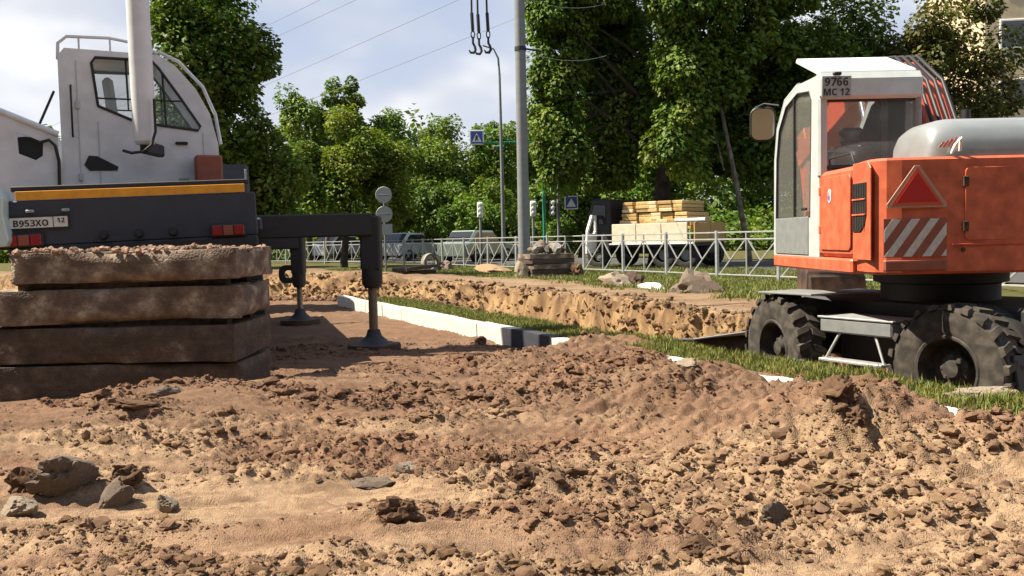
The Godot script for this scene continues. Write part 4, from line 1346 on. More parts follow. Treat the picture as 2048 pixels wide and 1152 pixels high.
	var mir := part(root, "mirror", plate(rounded(0.30, 0.40, 0.09), 0.05, 0.012), black, E.call(3.02, 2.55, 10.62), Vector3(9, -12, 0))
	part(mir, "mirror_glass", plate(rounded(0.26, 0.36, 0.08), 0.004), mats.mirror, Vector3(0, 0, 0.028))
	# boom, stick and bucket reaching forward beside the cab
	part(root, "boom", plate(pts2([9.25, 1.35, 9.65, 1.25, 9.82, 1.8, 10.15, 2.45, 10.75, 2.85, 11.6, 2.87, 13.7, 2.25, 13.85, 2.5, 11.9, 3.22, 11.2, 3.31, 10.5, 3.22, 9.85, 2.85, 9.42, 2.20]), 0.36, 0.02), mats.orange_boom, E.call(4.62, 0, 0), Vector3(0, 90, 0))
	part(root, "stick", plate(pts2([13.6, 2.85, 13.9, 2.75, 13.55, 1.4, 13.2, 0.75, 13.0, 0.82, 13.1, 1.5, 13.3, 2.3]), 0.28, 0.02), mats.orange_boom, E.call(4.62, 0, 0), Vector3(0, 90, 0))
	rod(root, "stick_cylinder", [E.call(4.62, 3.38, 11.3), E.call(4.62, 3.1, 12.9)], 0.07, mats.orange_boom, 12)
	rod(root, "stick_cylinder_rod", [E.call(4.62, 3.1, 12.9), E.call(4.62, 2.82, 13.75)], 0.04, mats.chrome, 10)
	for x in [4.36, 4.88]:
		rod(root, "boom_cylinder", [E.call(x, 1.25, 10.3), E.call(x, 2.2, 10.7)], 0.07, mats.orange_boom, 12)
		rod(root, "boom_cylinder_rod", [E.call(x, 2.2, 10.7), E.call(x, 2.85, 11.05)], 0.04, mats.chrome, 10)
	for k in 4:
		var x := 4.48 + k * 0.085
		rod(root, "hydraulic_hose", [E.call(x, 1.9, 9.2), E.call(x, 2.35, 9.42), E.call(x, 2.88, 9.76), E.call(x, 3.25, 10.35), E.call(x, 3.35, 11.0), E.call(x, 3.28, 11.7)], 0.022, black, 7)
	part(root, "bucket", plate(pts2([13.2, 0.9, 12.9, 0.85, 12.55, 0.6, 12.5, 0.3, 12.75, 0.2, 13.2, 0.22, 13.1, 0.5]), 0.8, 0.02), mats.rust, E.call(4.62, 0.02, 0), Vector3(0, 90, 0))
	# undercarriage, turned a little against the upper structure
	part(root, "slewing_ring", lathe(pts2([0.001, 0.0, 0.62, 0.0, 0.62, -0.12, 0.55, -0.14, 0.55, -0.30, 0.001, -0.30]), 32), mats.chassis, E.call(4.3, 0.865, 8.9))
	var uc := Node3D.new()
	uc.name = "undercarriage"
	root.add_child(uc, true)
	uc.position = E.call(4.28, PIT, 9.0)
	uc.rotation_degrees = Vector3(0, 30, 0)
	var dark: Material = mats.chassis
	part(uc, "main_frame", plate(pts2([-0.75, -1.5, 0.75, -1.5, 0.55, 0.0, 0.75, 1.5, -0.75, 1.5, -0.55, 0.0]), 0.42, 0.03), dark, Vector3(0, 0.86, 0), Vector3(-90, 0, 0))
	for zz in [-0.97, 0.97]:
		part(uc, "axle", lathe(pts2([0.001, 0.9, 0.12, 0.9, 0.13, 0.3, 0.2, 0.15, 0.2, -0.15, 0.13, -0.3, 0.12, -0.9, 0.001, -0.9]), 16), dark, Vector3(0, 0.55, zz), Vector3(0, 0, 90))
		for sd in [-1, 1]:
			var wh := wheel(uc, 0.55, 0.30, mats.tyre_dusty, mats.rim_dirty, Vector3(sd * 1.09, 0.55, zz), 22, sd > 0)
			if zz < 0:
				wh.rotation_degrees.y -= 17
				continue
			wheel(uc, 0.55, 0.27, mats.rubber, mats.chassis, Vector3(sd * 0.76, 0.55, zz), 0, sd > 0)
	part(uc, "mudguard", plate(pts2([-0.30, -0.36, 0.26, -0.36, 0.26, 0.30, -0.30, 0.34]), 0.02, 0.004), mats.panel_grey, Vector3(-0.98, 1.135, -0.8), Vector3(-90, 0, 0))
	part(uc, "step_box", box(Vector3(0.42, 0.14, 0.82), 0.015), mats.panel_grey, Vector3(-0.98, 0.84, 0.0))
	part(uc, "step_plate", box(Vector3(0.44, 0.018, 0.86), 0.004), mats.galvanised, Vector3(-0.98, 0.92, 0.0))
	for zz in [-0.32, 0.34]:
		rod(uc, "step_arm", [Vector3(-1.15, 0.78, zz * 0.6), Vector3(-1.2, 0.52, zz)], 0.014, mats.galvanised, 6)
	part(uc, "step_tread", box(Vector3(0.14, 0.03, 0.72), 0.006), mats.galvanised, Vector3(-1.2, 0.51, 0.0))
	part(uc, "tank", box(Vector3(0.34, 0.42, 0.95), 0.04), dark, Vector3(-0.66, 0.66, 0.0))
	part(uc, "dozer_blade", plate(pts2([1.40, 0.15, 1.47, 0.15, 1.57, 0.4, 1.51, 0.72, 1.43, 0.72, 1.48, 0.4]), 2.3, 0.01), dark, Vector3.ZERO, Vector3(0, -90, 0))
	bar(uc, "blade_arm", Vector3(-0.5, 0.5, 0.9), Vector3(-0.5, 0.4, 1.6), 0.14, 0.16, dark, 0.02)
	bar(uc, "blade_arm", Vector3(0.5, 0.5, 0.9), Vector3(0.5, 0.4, 1.6), 0.14, 0.16, dark, 0.02)
	# bent steel sheet standing in the dug strip in front of the excavator
	var sh := thing("steel_sheet", "dark bent steel sheet standing on edge beside the excavator wheel", "steel sheet", Vector3(2.1, PIT, -10.15))
	part(sh, "short_leaf", box(Vector3(0.44, 0.56, 0.03), 0.006), mats.rust, Vector3(-0.24, 0.26, -0.05), Vector3(-6, 12, 0))
	part(sh, "long_leaf", plate(pts2([-0.36, -0.3, 0.36, -0.3, 0.36, 0.36, -0.36, 0.25]), 0.03, 0.005), mats.rust, Vector3(0.33, 0.28, -0.03), Vector3(-6, -14, 0))
	bar(sh, "rim", Vector3(-0.44, 0.55, -0.11), Vector3(-0.03, 0.55, -0.03), 0.07, 0.02, mats.steel, 0.004)
	bar(sh, "rim", Vector3(-0.01, 0.545, -0.09), Vector3(0.68, 0.65, 0.08), 0.07, 0.02, mats.steel, 0.004)

# ---------------------------------------------------------------- trees
# leaves spread through lobes; lobes: [centre, radii, leaf count]. One leaf is a folded blade of two triangles.
func foliage(lobes: Array, size: float, tint: Color, droop: float, seed_at: int) -> ArrayMesh:
	var r := RandomNumberGenerator.new()
	r.seed = seed_at
	var total := 0
	for l in lobes:
		total += l[2]
	var pos := PackedVector3Array()
	var nor := PackedVector3Array()
	var col := PackedColorArray()
	var idx := PackedInt32Array()
	pos.resize(total * 4)
	nor.resize(total * 4)
	col.resize(total * 4)
	idx.resize(total * 6)
	var w := 0
	for l in lobes:
		var c: Vector3 = l[0]
		var rad: Vector3 = l[1]
		var tone := r.randf_range(0.82, 1.2)
		var warm := r.randf_range(0.88, 1.18)
		for i in l[2]:
			var dir := Vector3(r.randfn(), r.randfn(), r.randfn()).normalized()
			var deep := 1.0 - 0.55 * pow(r.randf(), 2.2)
			var bump := 1.0 + 0.35 * noise_b.get_noise_3dv((c + dir * rad) * 75.0) + 0.18 * noise.get_noise_3dv((c + dir * rad) * 260.0)
			bump = minf(bump, 1.14)
			var p := c + dir * rad * deep * bump
			p.y -= droop * (absf(dir.x) + absf(dir.z)) * 0.25
			var tip := (dir * Vector3(1, 0.5, 1) + Vector3(r.randf_range(-0.8, 0.8), r.randf_range(-0.5, 0.5) - droop, r.randf_range(-0.8, 0.8))).normalized()
			var side := tip.cross(dir + Vector3(r.randf_range(-0.7, 0.7), r.randf_range(-0.1, 1.0), r.randf_range(-0.7, 0.7))).normalized()
			var s := size * r.randf_range(0.6, 1.3)
			var n := side.cross(tip).normalized()
			if n.dot(dir + Vector3(0, 0.5, 0)) < 0:
				n = -n
			var o := w * 4
			pos[o] = p - tip * s * 0.5
			pos[o + 1] = p - side * s * 0.33 + tip * s * 0.05 + n * s * 0.1
			pos[o + 2] = p + tip * s * 0.55 - n * s * 0.08
			pos[o + 3] = p + side * s * 0.33 + tip * s * 0.05 + n * s * 0.1
			var f := tone * r.randf_range(0.65, 1.35)
			var cc := Color(tint.r * warm * f * r.randf_range(0.8, 1.25), tint.g * f, tint.b * f * r.randf_range(0.7, 1.2))
			for k in 4:
				nor[o + k] = n
				col[o + k] = cc
			var t := w * 6
			var cw := (pos[o + 2] - pos[o]).cross(pos[o + 1] - pos[o]).dot(n) > 0
			idx[t] = o
			idx[t + 1] = o + 1 if cw else o + 2
			idx[t + 2] = o + 2 if cw else o + 1
			idx[t + 3] = o
			idx[t + 4] = o + 2 if cw else o + 3
			idx[t + 5] = o + 3 if cw else o + 2
			w += 1
	var arr := []
	arr.resize(Mesh.ARRAY_MAX)
	arr[Mesh.ARRAY_VERTEX] = pos
	arr[Mesh.ARRAY_NORMAL] = nor
	arr[Mesh.ARRAY_COLOR] = col
	arr[Mesh.ARRAY_INDEX] = idx
	var m := ArrayMesh.new()
	m.add_surface_from_arrays(Mesh.PRIMITIVE_TRIANGLES, arr)
	return m

# a crown of sub-lobes inside an ellipsoid
func crown_lobes(c: Vector3, rad: Vector3, lobes: int, leaves: int, lobe_size: float, seed_at: int) -> Array:
	var r := RandomNumberGenerator.new()
	r.seed = seed_at
	var out := []
	for i in lobes:
		var dir := Vector3(r.randfn(), r.randfn() * 0.9, r.randfn()).normalized() * pow(r.randf(), 0.4)
		var k := lobe_size * r.randf_range(0.65, 1.25)
		out.append([c + dir * rad * 0.82, Vector3(k, k * r.randf_range(0.75, 1.25), k), int(leaves / float(lobes))])
	return out

func tree(called: String, label: String, at: Vector3, lobes: Array, leaf: float, mat_key: String, trunk_r: float, droop: float, bark := "bark", lean := Vector3.ZERO) -> Node3D:
	var o := thing(called, label, "tree", at, Vector3.ZERO, "trees round the works")
	var m: StandardMaterial3D = mats[mat_key]
	var top := Vector3()
	for l in lobes:
		top += l[0] / lobes.size()
	top += lean
	var trunk := part(o, "trunk", tube([Vector3(0, -0.3, 0), Vector3(0.03, 0.4, 0), top * Vector3(0.35, 0.4, 0.35), top * Vector3(0.8, 0.75, 0.8), top * Vector3(1, 1.1, 1)], [trunk_r * 1.35, trunk_r, trunk_r * 0.85, trunk_r * 0.6, trunk_r * 0.2], 10), mats[bark])
	var k := 0
	for l in lobes:
		k += 1
		if k % 5 == 0 and k < 60:
			var from: Vector3 = top * Vector3(0.7, rng.randf_range(0.45, 0.95), 0.7)
			var to: Vector3 = l[0]
			part(trunk, "limb", tube([from, from.lerp(to, 0.5) + Vector3(0, 0.15, 0), to], [trunk_r * 0.3, trunk_r * 0.18, trunk_r * 0.05], 6), mats[bark])
	part(o, "crown", foliage(lobes, leaf, m.get_meta("tint"), droop, hash(label) % 100000), m)
	return o

func build_trees() -> void:
	var g := LAWN - 0.1
	# the dark tall tree behind the crane
	var l := crown_lobes(Vector3(0, 6.5, 0), Vector3(1.75, 5.4, 1.75), 46, 38000, 0.8, 3)
	l.append_array(crown_lobes(Vector3(1.2, 3.2, 0), Vector3(1.3, 2.6, 1.2), 14, 11000, 0.7, 4))
	tree("broadleaf_tree", "tall dark tree rising right behind the crane cab", Vector3(-8.75, g, -26.5), l, 0.16, "leaf_dark", 0.22, 0.25)
	# the bright round tree and the sparse birch behind it
	l = crown_lobes(Vector3(0, 4.4, 0), Vector3(2.5, 2.4, 2.2), 40, 30000, 0.8, 5)
	l.append_array(crown_lobes(Vector3(1.6, 3.6, 0), Vector3(1.9, 1.9, 1.4), 20, 12000, 0.65, 6))
	tree("broadleaf_tree", "round sunlit yellow-green tree above the outrigger beam", Vector3(-7.2, g, -38), l, 0.155, "leaf_light", 0.16, 0.2)
	l = crown_lobes(Vector3(-0.9, 7.0, 0), Vector3(1.5, 4.0, 1.4), 22, 6000, 0.6, 8)
	l.append_array(crown_lobes(Vector3(1.3, 7.6, 0), Vector3(1.3, 3.2, 1.2), 16, 4500, 0.55, 9))
	l.append_array(crown_lobes(Vector3(3.0, 6.2, 0), Vector3(0.9, 2.4, 0.9), 10, 2500, 0.5, 10))
	tree("birch_tree", "thin ragged birch showing above the round sunlit tree", Vector3(-9.8, g, -47), l, 0.2, "leaf", 0.13, 0.6, "bark_pale")
	# big tree behind the timber truck
	l = []
	for q in [[-3.2, 8.7, 0.3, 1.05, 2.8, 24], [-3.5, 5.7, 0.4, 0.8, 2.2, 18], [-3.3, 3.7, 0.6, 0.65, 1.3, 12], [-1.5, 8.6, -1.7, 1.9, 2.4, 40], [-1.6, 5.6, -1.7, 1.9, 2.2, 40], [0.3, 6.0, -0.8, 1.7, 2.6, 30], [-1.5, 3.9, -0.9, 1.0, 1.0, 10],
			[0.6, 8.7, 1.8, 1.25, 2.0, 22], [0.5, 6.5, 2.0, 0.95, 1.6, 18], [0.45, 4.5, 2.1, 0.85, 1.5, 16], [2.1, 9.5, 1.6, 1.3, 1.4, 18], [-1.0, 11.2, 0.0, 3.0, 1.6, 26], [3.2, 11.2, 0.0, 2.6, 1.7, 20],
			[3.1, 6.5, -1.3, 1.7, 3.2, 28], [5.1, 7.6, -1.0, 1.5, 2.4, 20], [2.0, 4.3, -0.8, 1.6, 1.3, 20], [3.6, 5.0, -1.4, 2.0, 1.7, 30], [5.4, 5.0, -1.8, 1.6, 2.0, 22], [4.4, 9.0, 0.8, 1.1, 1.1, 12]]:
		l.append_array(crown_lobes(Vector3(q[0], q[1], q[2]), Vector3(q[3], q[4], q[3]), q[5], q[5] * 560, 0.66, int(q[1] * 31 + q[0] * 7) + 40))
	tree("chestnut_tree", "huge leafy tree with drooping sunlit boughs behind the timber load", Vector3(5.0, g, -30.5), l, 0.165, "leaf", 0.32, 0.75)
	# the shaded trees behind the excavator
	l = crown_lobes(Vector3(0, 6.2, 0), Vector3(3.6, 5.0, 2.6), 50, 32000, 1.0, 61)
	tree("broadleaf_tree", "dark shaded tree directly behind the excavator cab", Vector3(10.2, g, -31), l, 0.17, "leaf_dark", 0.26, 0.4)
	l = crown_lobes(Vector3(0, 6.8, 0), Vector3(3.2, 4.4, 2.4), 46, 26000, 0.85, 71)
	tree("broadleaf_tree", "loose brownish tree above the excavator's engine hood", Vector3(14.8, g, -31), l, 0.165, "leaf_brown", 0.2, 0.5)
	l = crown_lobes(Vector3(0, 3.4, 0), Vector3(2.8, 2.6, 1.8), 26, 8000, 0.8, 75)
	tree("broadleaf_tree", "low green tree between the boom and the beige building", Vector3(13.6, g, -34), l, 0.22, "leaf", 0.15, 0.4)
	# leaning bare trunk right of the timber load
	tree("slim_tree", "slim tree with a pale leaning trunk beside the timber load", Vector3(7.75, g, -29), crown_lobes(Vector3(-0.7, 7.5, 0), Vector3(1.6, 2.4, 1.4), 16, 5000, 0.7, 91), 0.22, "leaf", 0.10, 0.5, "bark_pale", Vector3(-0.3, 0, 0))
	# middle distance
	var rows := [
		[-5.6, 62, 8.2, 2.2, 5.2, "leaf", "narrow dark tree in the gap right of the round sunlit tree"],
		[-8.6, 66, 7.4, 2.4, 4.6, "leaf_dark", "dark tree filling the gap behind the sunlit tree's lower right"],
		[-2.4, 66, 7.0, 2.6, 4.4, "leaf_dark", "low dark tree left of the overhead sign"],
		[-0.6, 58, 8.6, 2.1, 4.8, "leaf", "green tree behind the thin bent lamp pole"],
		[2.2, 60, 8.4, 2.0, 4.6, "leaf_dark", "dark tree between the thick pole and the huge tree"],
		[-3.4, 52, 3.6, 2.6, 2.6, "leaf_dark", "low spreading dark tree behind the parked cars"],
		[-0.9, 48, 3.2, 2.2, 2.4, "leaf", "low green tree below the overhead sign"],
		[-13.2, 40, 4.2, 2.6, 3.6, "leaf_dark", "dark low tree between crane cab and sunlit tree"],
		[-6.9, 54, 7.6, 2.3, 4.4, "leaf", "green tree closing the skyline between the sunlit tree and the parked cars"],
		[-4.3, 57, 8.0, 2.0, 4.4, "leaf", "middle one of the green trees left of the overhead sign"],
		[-11.8, 52, 8.4, 2.2, 4.6, "leaf", "green tree showing beside the dark tree behind the crane"],
		[6.2, 37, 6.6, 2.8, 4.4, "leaf", "leafy tree hidden mostly behind the huge drooping tree"],
		[3.6, 46, 4.6, 2.6, 3.6, "leaf_dark", "dark tree behind the traffic light post"],
	]
	var i := 0
	for q in rows:
		i += 1
		var k := crown_lobes(Vector3(0, q[2] * 0.72, 0), Vector3(q[3], q[4], q[3]), 26, 9500, 0.75, 200 + i)
		tree("broadleaf_tree", q[6], Vector3(q[0], g, -q[1]), k, 0.21, q[5], 0.15, 0.35)
	# the wood behind everything
	var wood := []
	var r := RandomNumberGenerator.new()
	r.seed = 404
	for k in 150:
		var x := -75.0 + k * 1.0 + r.randf_range(-1, 1)
		var d := r.randf_range(78, 96)
		var hgt := r.randf_range(9.0, 12.5)
		wood.append([Vector3(x, hgt * 0.5, -d), Vector3(2.6, hgt * 0.52, 2.2), 560])
		wood.append([Vector3(x + r.randf_range(-1, 1), 1.6, -d + 6), Vector3(2.4, 2.0, 1.6), 260])
	var tint := Color(0.098, 0.158, 0.030)
	var o := part(self, "woodland", foliage(wood, 0.6, tint, 0.2, 5), mats.leaf_dark)
	o.set_meta("kind", "stuff")
	# the trees of the street behind the camera, which shade it from that part of the sky
	var street := []
	for k in 44:
		var x := -33.0 + k * 1.5 + r.randf_range(-0.6, 0.6)
		for y in [2.2, 5.5, 9.0, 12.0]:
			street.append([Vector3(x, y, 15.0 + r.randf_range(-1.5, 2.5)), Vector3(2.2, 2.4, 2.0), 150])
	o = part(self, "street_trees", foliage(street, 0.75, tint, 0.2, 7), mats.leaf_dark)
	o.set_meta("kind", "stuff")
	for k in 14:
		for y in [2.2, 5.5, 9.0]:
			street.append([Vector3(-19.0 + r.randf_range(-1, 1), y, -4.0 + k * 1.6), Vector3(2.0, 2.4, 2.2), 150])
	o.mesh = foliage(street, 0.75, tint, 0.2, 7)
	var hedge := []
	for k in 90:
		var x := -26.0 + k * 0.62 + r.randf_range(-0.4, 0.4)
		hedge.append([Vector3(x, r.randf_range(0.7, 1.5), -58 - r.randf_range(0, 5)), Vector3(1.2, r.randf_range(1.0, 1.9), 1.2), 260])
	o = part(self, "undergrowth", foliage(hedge, 0.34, tint, 0.2, 6), mats.leaf_dark)
	o.set_meta("kind", "stuff")

# ---------------------------------------------------------------- things in the background
func build_background() -> void:
	var steel: Material = mats.pole
	# thick lamp pole with two brackets
	var p := thing("street_pole", "thick grey street pole standing behind the fence, cut off by the picture's top", "pole", Vector3(0.40, LAWN, -27))
	part(p, "shaft", lathe(pts2([0.001, 12.0, 0.14, 12.0, 0.185, 0.0, 0.001, 0.0]), 22), steel)
	part(p, "base_sleeve", lathe(pts2([0.001, 0.5, 0.205, 0.5, 0.21, 0.0, 0.001, 0.0]), 22), steel)
	for y in [6.75, 8.35]:
		bar(p, "bracket", Vector3(0.15, y, 0), Vector3(0.62, y - 0.10, 0.1), 0.05, 0.05, mats.black)
		part(p, "clamp", lathe(pts2([0.001, 0.06, 0.175, 0.06, 0.175, -0.06, 0.001, -0.06]), 22), mats.chassis, Vector3(0, y, 0))
	# thin pole with bent top
	p = thing("lamp_pole", "thin pale lamp pole with a bent top left of the thick pole", "pole", Vector3(-0.32, LAWN, -38))
	part(p, "shaft", tube([Vector3(0, -0.1, 0), Vector3(0, 4, 0), Vector3(-0.02, 8.0, 0), Vector3(-0.06, 8.7, 0), Vector3(-0.25, 9.1, 0)], [0.085, 0.075, 0.05, 0.04, 0.03], 12), steel)
	part(p, "lamp_arm", tube([Vector3(-0.25, 9.1, 0), Vector3(-0.7, 9.25, 0)], [0.035], 8), steel)
	# overhead sign arm
	p = thing("sign_gantry", "green overhead arm carrying a square pedestrian crossing sign", "sign", Vector3(1.45, LAWN, -38.4))
	part(p, "post", tube([Vector3(0, -0.1, 0), Vector3(0, 5.6, 0)], [0.07], 10), mats.green_paint)
	part(p, "arm", box(Vector3(2.62, 0.07, 0.07), 0.01), mats.green_paint, Vector3(-1.33, 5.20, 0))
	bar(p, "brace", Vector3(-0.1, 5.5, 0), Vector3(-1.6, 5.26, 0), 0.03, 0.03, mats.green_paint)
	var s := part(p, "sign_board", box(Vector3(0.62, 0.62, 0.04), 0.01), mats.white_paint, Vector3(-2.83, 5.44, 0))
	part(s, "sign_field", box(Vector3(0.50, 0.52, 0.01)), mats.blue_paint, Vector3(0, 0, 0.024))
	part(s, "sign_triangle", plate(pts2([-0.2, -0.19, 0.2, -0.19, 0.0, 0.2]), 0.006), mats.white_paint, Vector3(0, 0, 0.032))
	part(s, "walking_figure", plate(pts2([-0.08, -0.16, -0.03, -0.16, 0.0, -0.08, 0.05, -0.16, 0.08, -0.15, 0.03, -0.03, 0.06, 0.02, 0.02, 0.1, -0.03, 0.1, -0.05, 0.0]), 0.005), mats.ink, Vector3(0, 0, 0.038))
	var tl := part(p, "traffic_light", box(Vector3(0.5, 0.2, 0.16), 0.03), mats.green_paint, Vector3(-1.9, 4.98, 0.02))
	for k in 3:
		part(tl, "lens", lathe(pts2([0.001, 0.03, 0.06, 0.02, 0.07, 0.0, 0.001, 0.0]), 14), mats.lamp_red if k == 0 else mats.chassis, Vector3(-0.16 + k * 0.16, 0, 0.08), Vector3(90, 0, 0))
	# sign post with two round plates and a square one
	p = thing("road_sign_post", "post with two round signs over a square one, seen from the back", "sign", Vector3(-4.25, LAWN, -30.0))
	part(p, "post", tube([Vector3(0, -0.1, 0), Vector3(0, 2.9, 0)], [0.035], 10), steel)
	for q in [[2.62, 0.27], [1.97, 0.27]]:
		var d := part(p, "round_sign", lathe(pts2([0.001, 0.012, q[1], 0.012, q[1] + 0.01, 0.0, q[1], -0.012, 0.001, -0.012]), 28), mats.sign_back, Vector3(0, q[0], 0.06), Vector3(90, 0, 0))
		part(d, "fixing_rail", box(Vector3(0.4, 0.02, 0.03), 0.004), mats.pole, Vector3(0, 0.02, 0))
	part(p, "square_sign", box(Vector3(0.52, 0.36, 0.02), 0.006), mats.sign_back, Vector3(0, 1.46, 0.06))
	# pedestrian and traffic signals
	for q in [[-1.22, 36.0, 2.62, "short signal post left of the thin pale lamp pole"], [0.92, 36.0, 2.62, "pale signal head just right of the thick pole"], [1.78, 33.0, 3.9, "tall signal post with lights and a square sign beside the huge tree"]]:
		p = thing("traffic_signal", q[3], "traffic light", Vector3(q[0], LAWN, -q[1]))
		part(p, "post", tube([Vector3(0, -0.1, 0), Vector3(0, q[2], 0)], [0.055], 10), mats.pole)
		var hy: float = 2.25 if q[2] < 3 else 2.15
		var hd := part(p, "signal_head", box(Vector3(0.24, 0.62, 0.16), 0.03), mats.white_paint if q[2] < 3 else mats.chassis, Vector3(0 if q[2] < 3 else -0.2, hy, 0.1))
		for k in 3:
			part(hd, "lens", lathe(pts2([0.001, 0.03, 0.06, 0.02, 0.075, 0.0, 0.001, 0.0]), 14), mats.teal, Vector3(0, 0.19 - k * 0.19, 0.082), Vector3(90, 0, 0))
			part(hd, "visor", tube([Vector3(-0.08, 0.19 - k * 0.19 + 0.03, 0.14), Vector3(0, 0.19 - k * 0.19 + 0.095, 0.15), Vector3(0.08, 0.19 - k * 0.19 + 0.03, 0.14)], [0.012], 5), mats.white_paint)
		if q[2] > 3:
			var sb := part(p, "square_sign", box(Vector3(0.5, 0.5, 0.03), 0.006), mats.white_paint, Vector3(0.48, 2.35, 0.05))
			part(sb, "sign_field", box(Vector3(0.42, 0.42, 0.006)), mats.blue_paint, Vector3(0, 0, 0.018))
			part(sb, "sign_triangle", plate(pts2([-0.17, -0.15, 0.17, -0.15, 0.0, 0.16]), 0.004), mats.white_paint, Vector3(0, 0, 0.024))
			bar(p, "sign_arm", Vector3(0, 2.35, 0), Vector3(0.3, 2.35, 0.02), 0.03, 0.03, mats.pole)
	# overhead wires
	var wires := [
		[Vector3(-34.6, 7.4, -60), Vector3(0.4, 10.65, -27)], [Vector3(-34.6, 3.8, -60), Vector3(0.4, 7.9, -27)], [Vector3(-34.6, 8.6, -62), Vector3(0.4, 11.3, -27)], [Vector3(-34.6, 5.6, -62), Vector3(0.4, 9.2, -27)], [Vector3(0.4, 8.55, -27), Vector3(3.2, 8.75, -29)], [Vector3(0.4, 6.95, -27), Vector3(3.2, 7.1, -29)]]
	var names := ["upper overhead wire rising to the thick pole past the cloud", "lower overhead wire rising to the thick pole past the birch", "topmost overhead wire rising to the thick pole", "overhead wire midway between the upper and lower ones", "overhead wire from the thick pole's upper bracket into the huge tree", "overhead wire from the thick pole's lower bracket into the huge tree"]
	for i in wires.size():
		var pts := []
		for k in 13:
			var t := k / 12.0
			pts.append(wires[i][0].lerp(wires[i][1], t) - Vector3(0, 0.25 * 4 * t * (1 - t), 0))
		tag(part(self, "overhead_wire", tube(pts, [0.008], 5), mats.pole), names[i], "wire", "overhead wires")
	# timber truck behind the fence
	var lt := thing("timber_truck", "flatbed truck with cream side boards and an open white door behind the fence", "truck", Vector3(5.1, LAWN + 0.03, -28.9), Vector3(0, -36, 0))
	part(lt, "bed", box(Vector3(2.9, 0.12, 2.4), 0.01), mats.chassis, Vector3(0, 0.74, 0))
	for k in 3:
		part(lt, "side_board", box(Vector3(0.86, 0.62, 0.05), 0.01), mats.cream_board, Vector3(-0.95 + k * 0.885, 1.11, 1.2))
	for k in 2:
		part(lt, "end_board", box(Vector3(0.05, 0.62, 1.15), 0.01), mats.timber_dark, Vector3(1.47, 1.11, -0.6 + k * 1.2))
	part(lt, "bed_rail", box(Vector3(2.94, 0.05, 0.09), 0.01), mats.white_paint, Vector3(0.0, 0.78, 1.22))
	part(lt, "chassis_beam", box(Vector3(4.2, 0.2, 0.9), 0.02), mats.chassis, Vector3(-0.5, 0.55, 0))
	for x in [-2.0, 0.35, 1.1]:
		for zz in [-0.95, 0.95]:
			wheel(lt, 0.42, 0.28, mats.rubber, mats.panel_grey, Vector3(x, 0.42, zz), 0).rotation_degrees = Vector3(0, 90 if zz < 0 else -90, 0)
	var lc := part(lt, "cab", plate(pts2([-2.5, 0.5, -1.55, 0.5, -1.55, 2.25, -2.2, 2.3, -2.45, 1.5]), 2.1, 0.05), mats.chassis, Vector3(0, 0.0, 0))
	part(lc, "side_window", plate(pts2([-2.3, 1.45, -1.7, 1.45, -1.7, 2.05, -2.12, 2.08]), 0.02), mats.dark_glass, Vector3(0, 0, 1.06))
	var od := part(lt, "open_door", frame(pts2([-0.45, -0.62, 0.25, -0.62, 0.45, -0.3, 0.45, 0.62, 0.05, 0.62, -0.35, 0.1]), pts2([-0.22, 0.02, 0.22, 0.02, 0.32, 0.1, 0.32, 0.5, 0.1, 0.5, -0.2, 0.1]), 0.06), mats.white_paint, Vector3(-2.0, 1.12, 1.50), Vector3(0, 98, 0))
	od.set_meta("label", "white cab door standing open")
	part(od, "door_skin", plate(pts2([-0.3, -0.55, 0.25, -0.55, 0.4, -0.3, 0.4, 0.0, -0.2, 0.0]), 0.03), mats.car_white)
	# the load: packs of sawn timber
	var kinds := [mats.timber, mats.timber_pale, mats.timber_dark]
	var n := 0
	for row in 3:
		var x := -1.25 + 0.05 * row
		var count := 0
		while x < 1.15 - 0.1 * row:
			var w := rng.randf_range(0.34, 0.62)
			for dz in [0.15]:
				var hh := rng.randf_range(0.30, 0.36)
				var y := 0.98 + row * 0.37
				var pk := thing("timber_pack", "%s pack from the cab in the %s layer of sawn timber on the truck" % [["first", "second", "third", "fourth", "fifth", "sixth", "seventh", "eighth"][count], ["lowest", "middle", "top"][row]], "timber", Vector3.ZERO, Vector3.ZERO, "timber packs on the truck")
				pk.global_transform = lt.global_transform * Transform3D(Basis(Vector3.UP, rng.randf_range(-0.06, 0.06)), Vector3(x + w / 2, y + (0.22 if row == 0 else 0.06), dz + rng.randf_range(-0.05, 0.05)))
				for b in 3:
					part(pk, "board", box(Vector3(w - 0.03 + rng.randf_range(-0.03, 0.02), 0.105, 1.5), 0.012), kinds[(n + b * b + row) % 3], Vector3(rng.randf_range(-0.02, 0.02), b * 0.115 + 0.06, rng.randf_range(-0.02, 0.02)))
				n += 1
				count += 1
			x += w
	var pipe := part(self, "white_pipe", lathe(pts2([0.055, 0.5, 0.06, 0.5, 0.06, -0.5, 0.055, -0.5]), 16), mats.white_paint)
	pipe.global_transform = lt.global_transform * Transform3D(Basis(Vector3.BACK, PI / 2), Vector3(1.28, 1.49, 1.05))
	tag(pipe, "short white pipe lying on the truck's board end", "pipe")
	# parked cars beyond the fence
	car(Vector3(-5.4, LAWN + 0.03, -47.5), 62.0, mats.car_white, "silver-white parked car behind the fence near the round signs")
	car(Vector3(-1.6, LAWN + 0.03, -42.0), 58.0, mats.car_green, "grey-green parked car behind the fence left of the poles")
	car(Vector3(-10.2, LAWN + 0.03, -53.5), 58.0, mats.car_white, "pale parked car seen through the fence between the outriggers")
	# beige building far behind the trees
	var b := thing("apartment_building", "beige building showing in patches through the leaves behind the excavator", "building", Vector3(29.6, LAWN, -50), Vector3(0, -8, 0))
	part(b, "wall", box(Vector3(14, 16, 9), 0.05), mats.wall_beige, Vector3(2.5, 8, 0))
	part(b, "roof", box(Vector3(14.6, 0.4, 9.6), 0.05), mats.sign_back, Vector3(2.5, 16.2, 0))
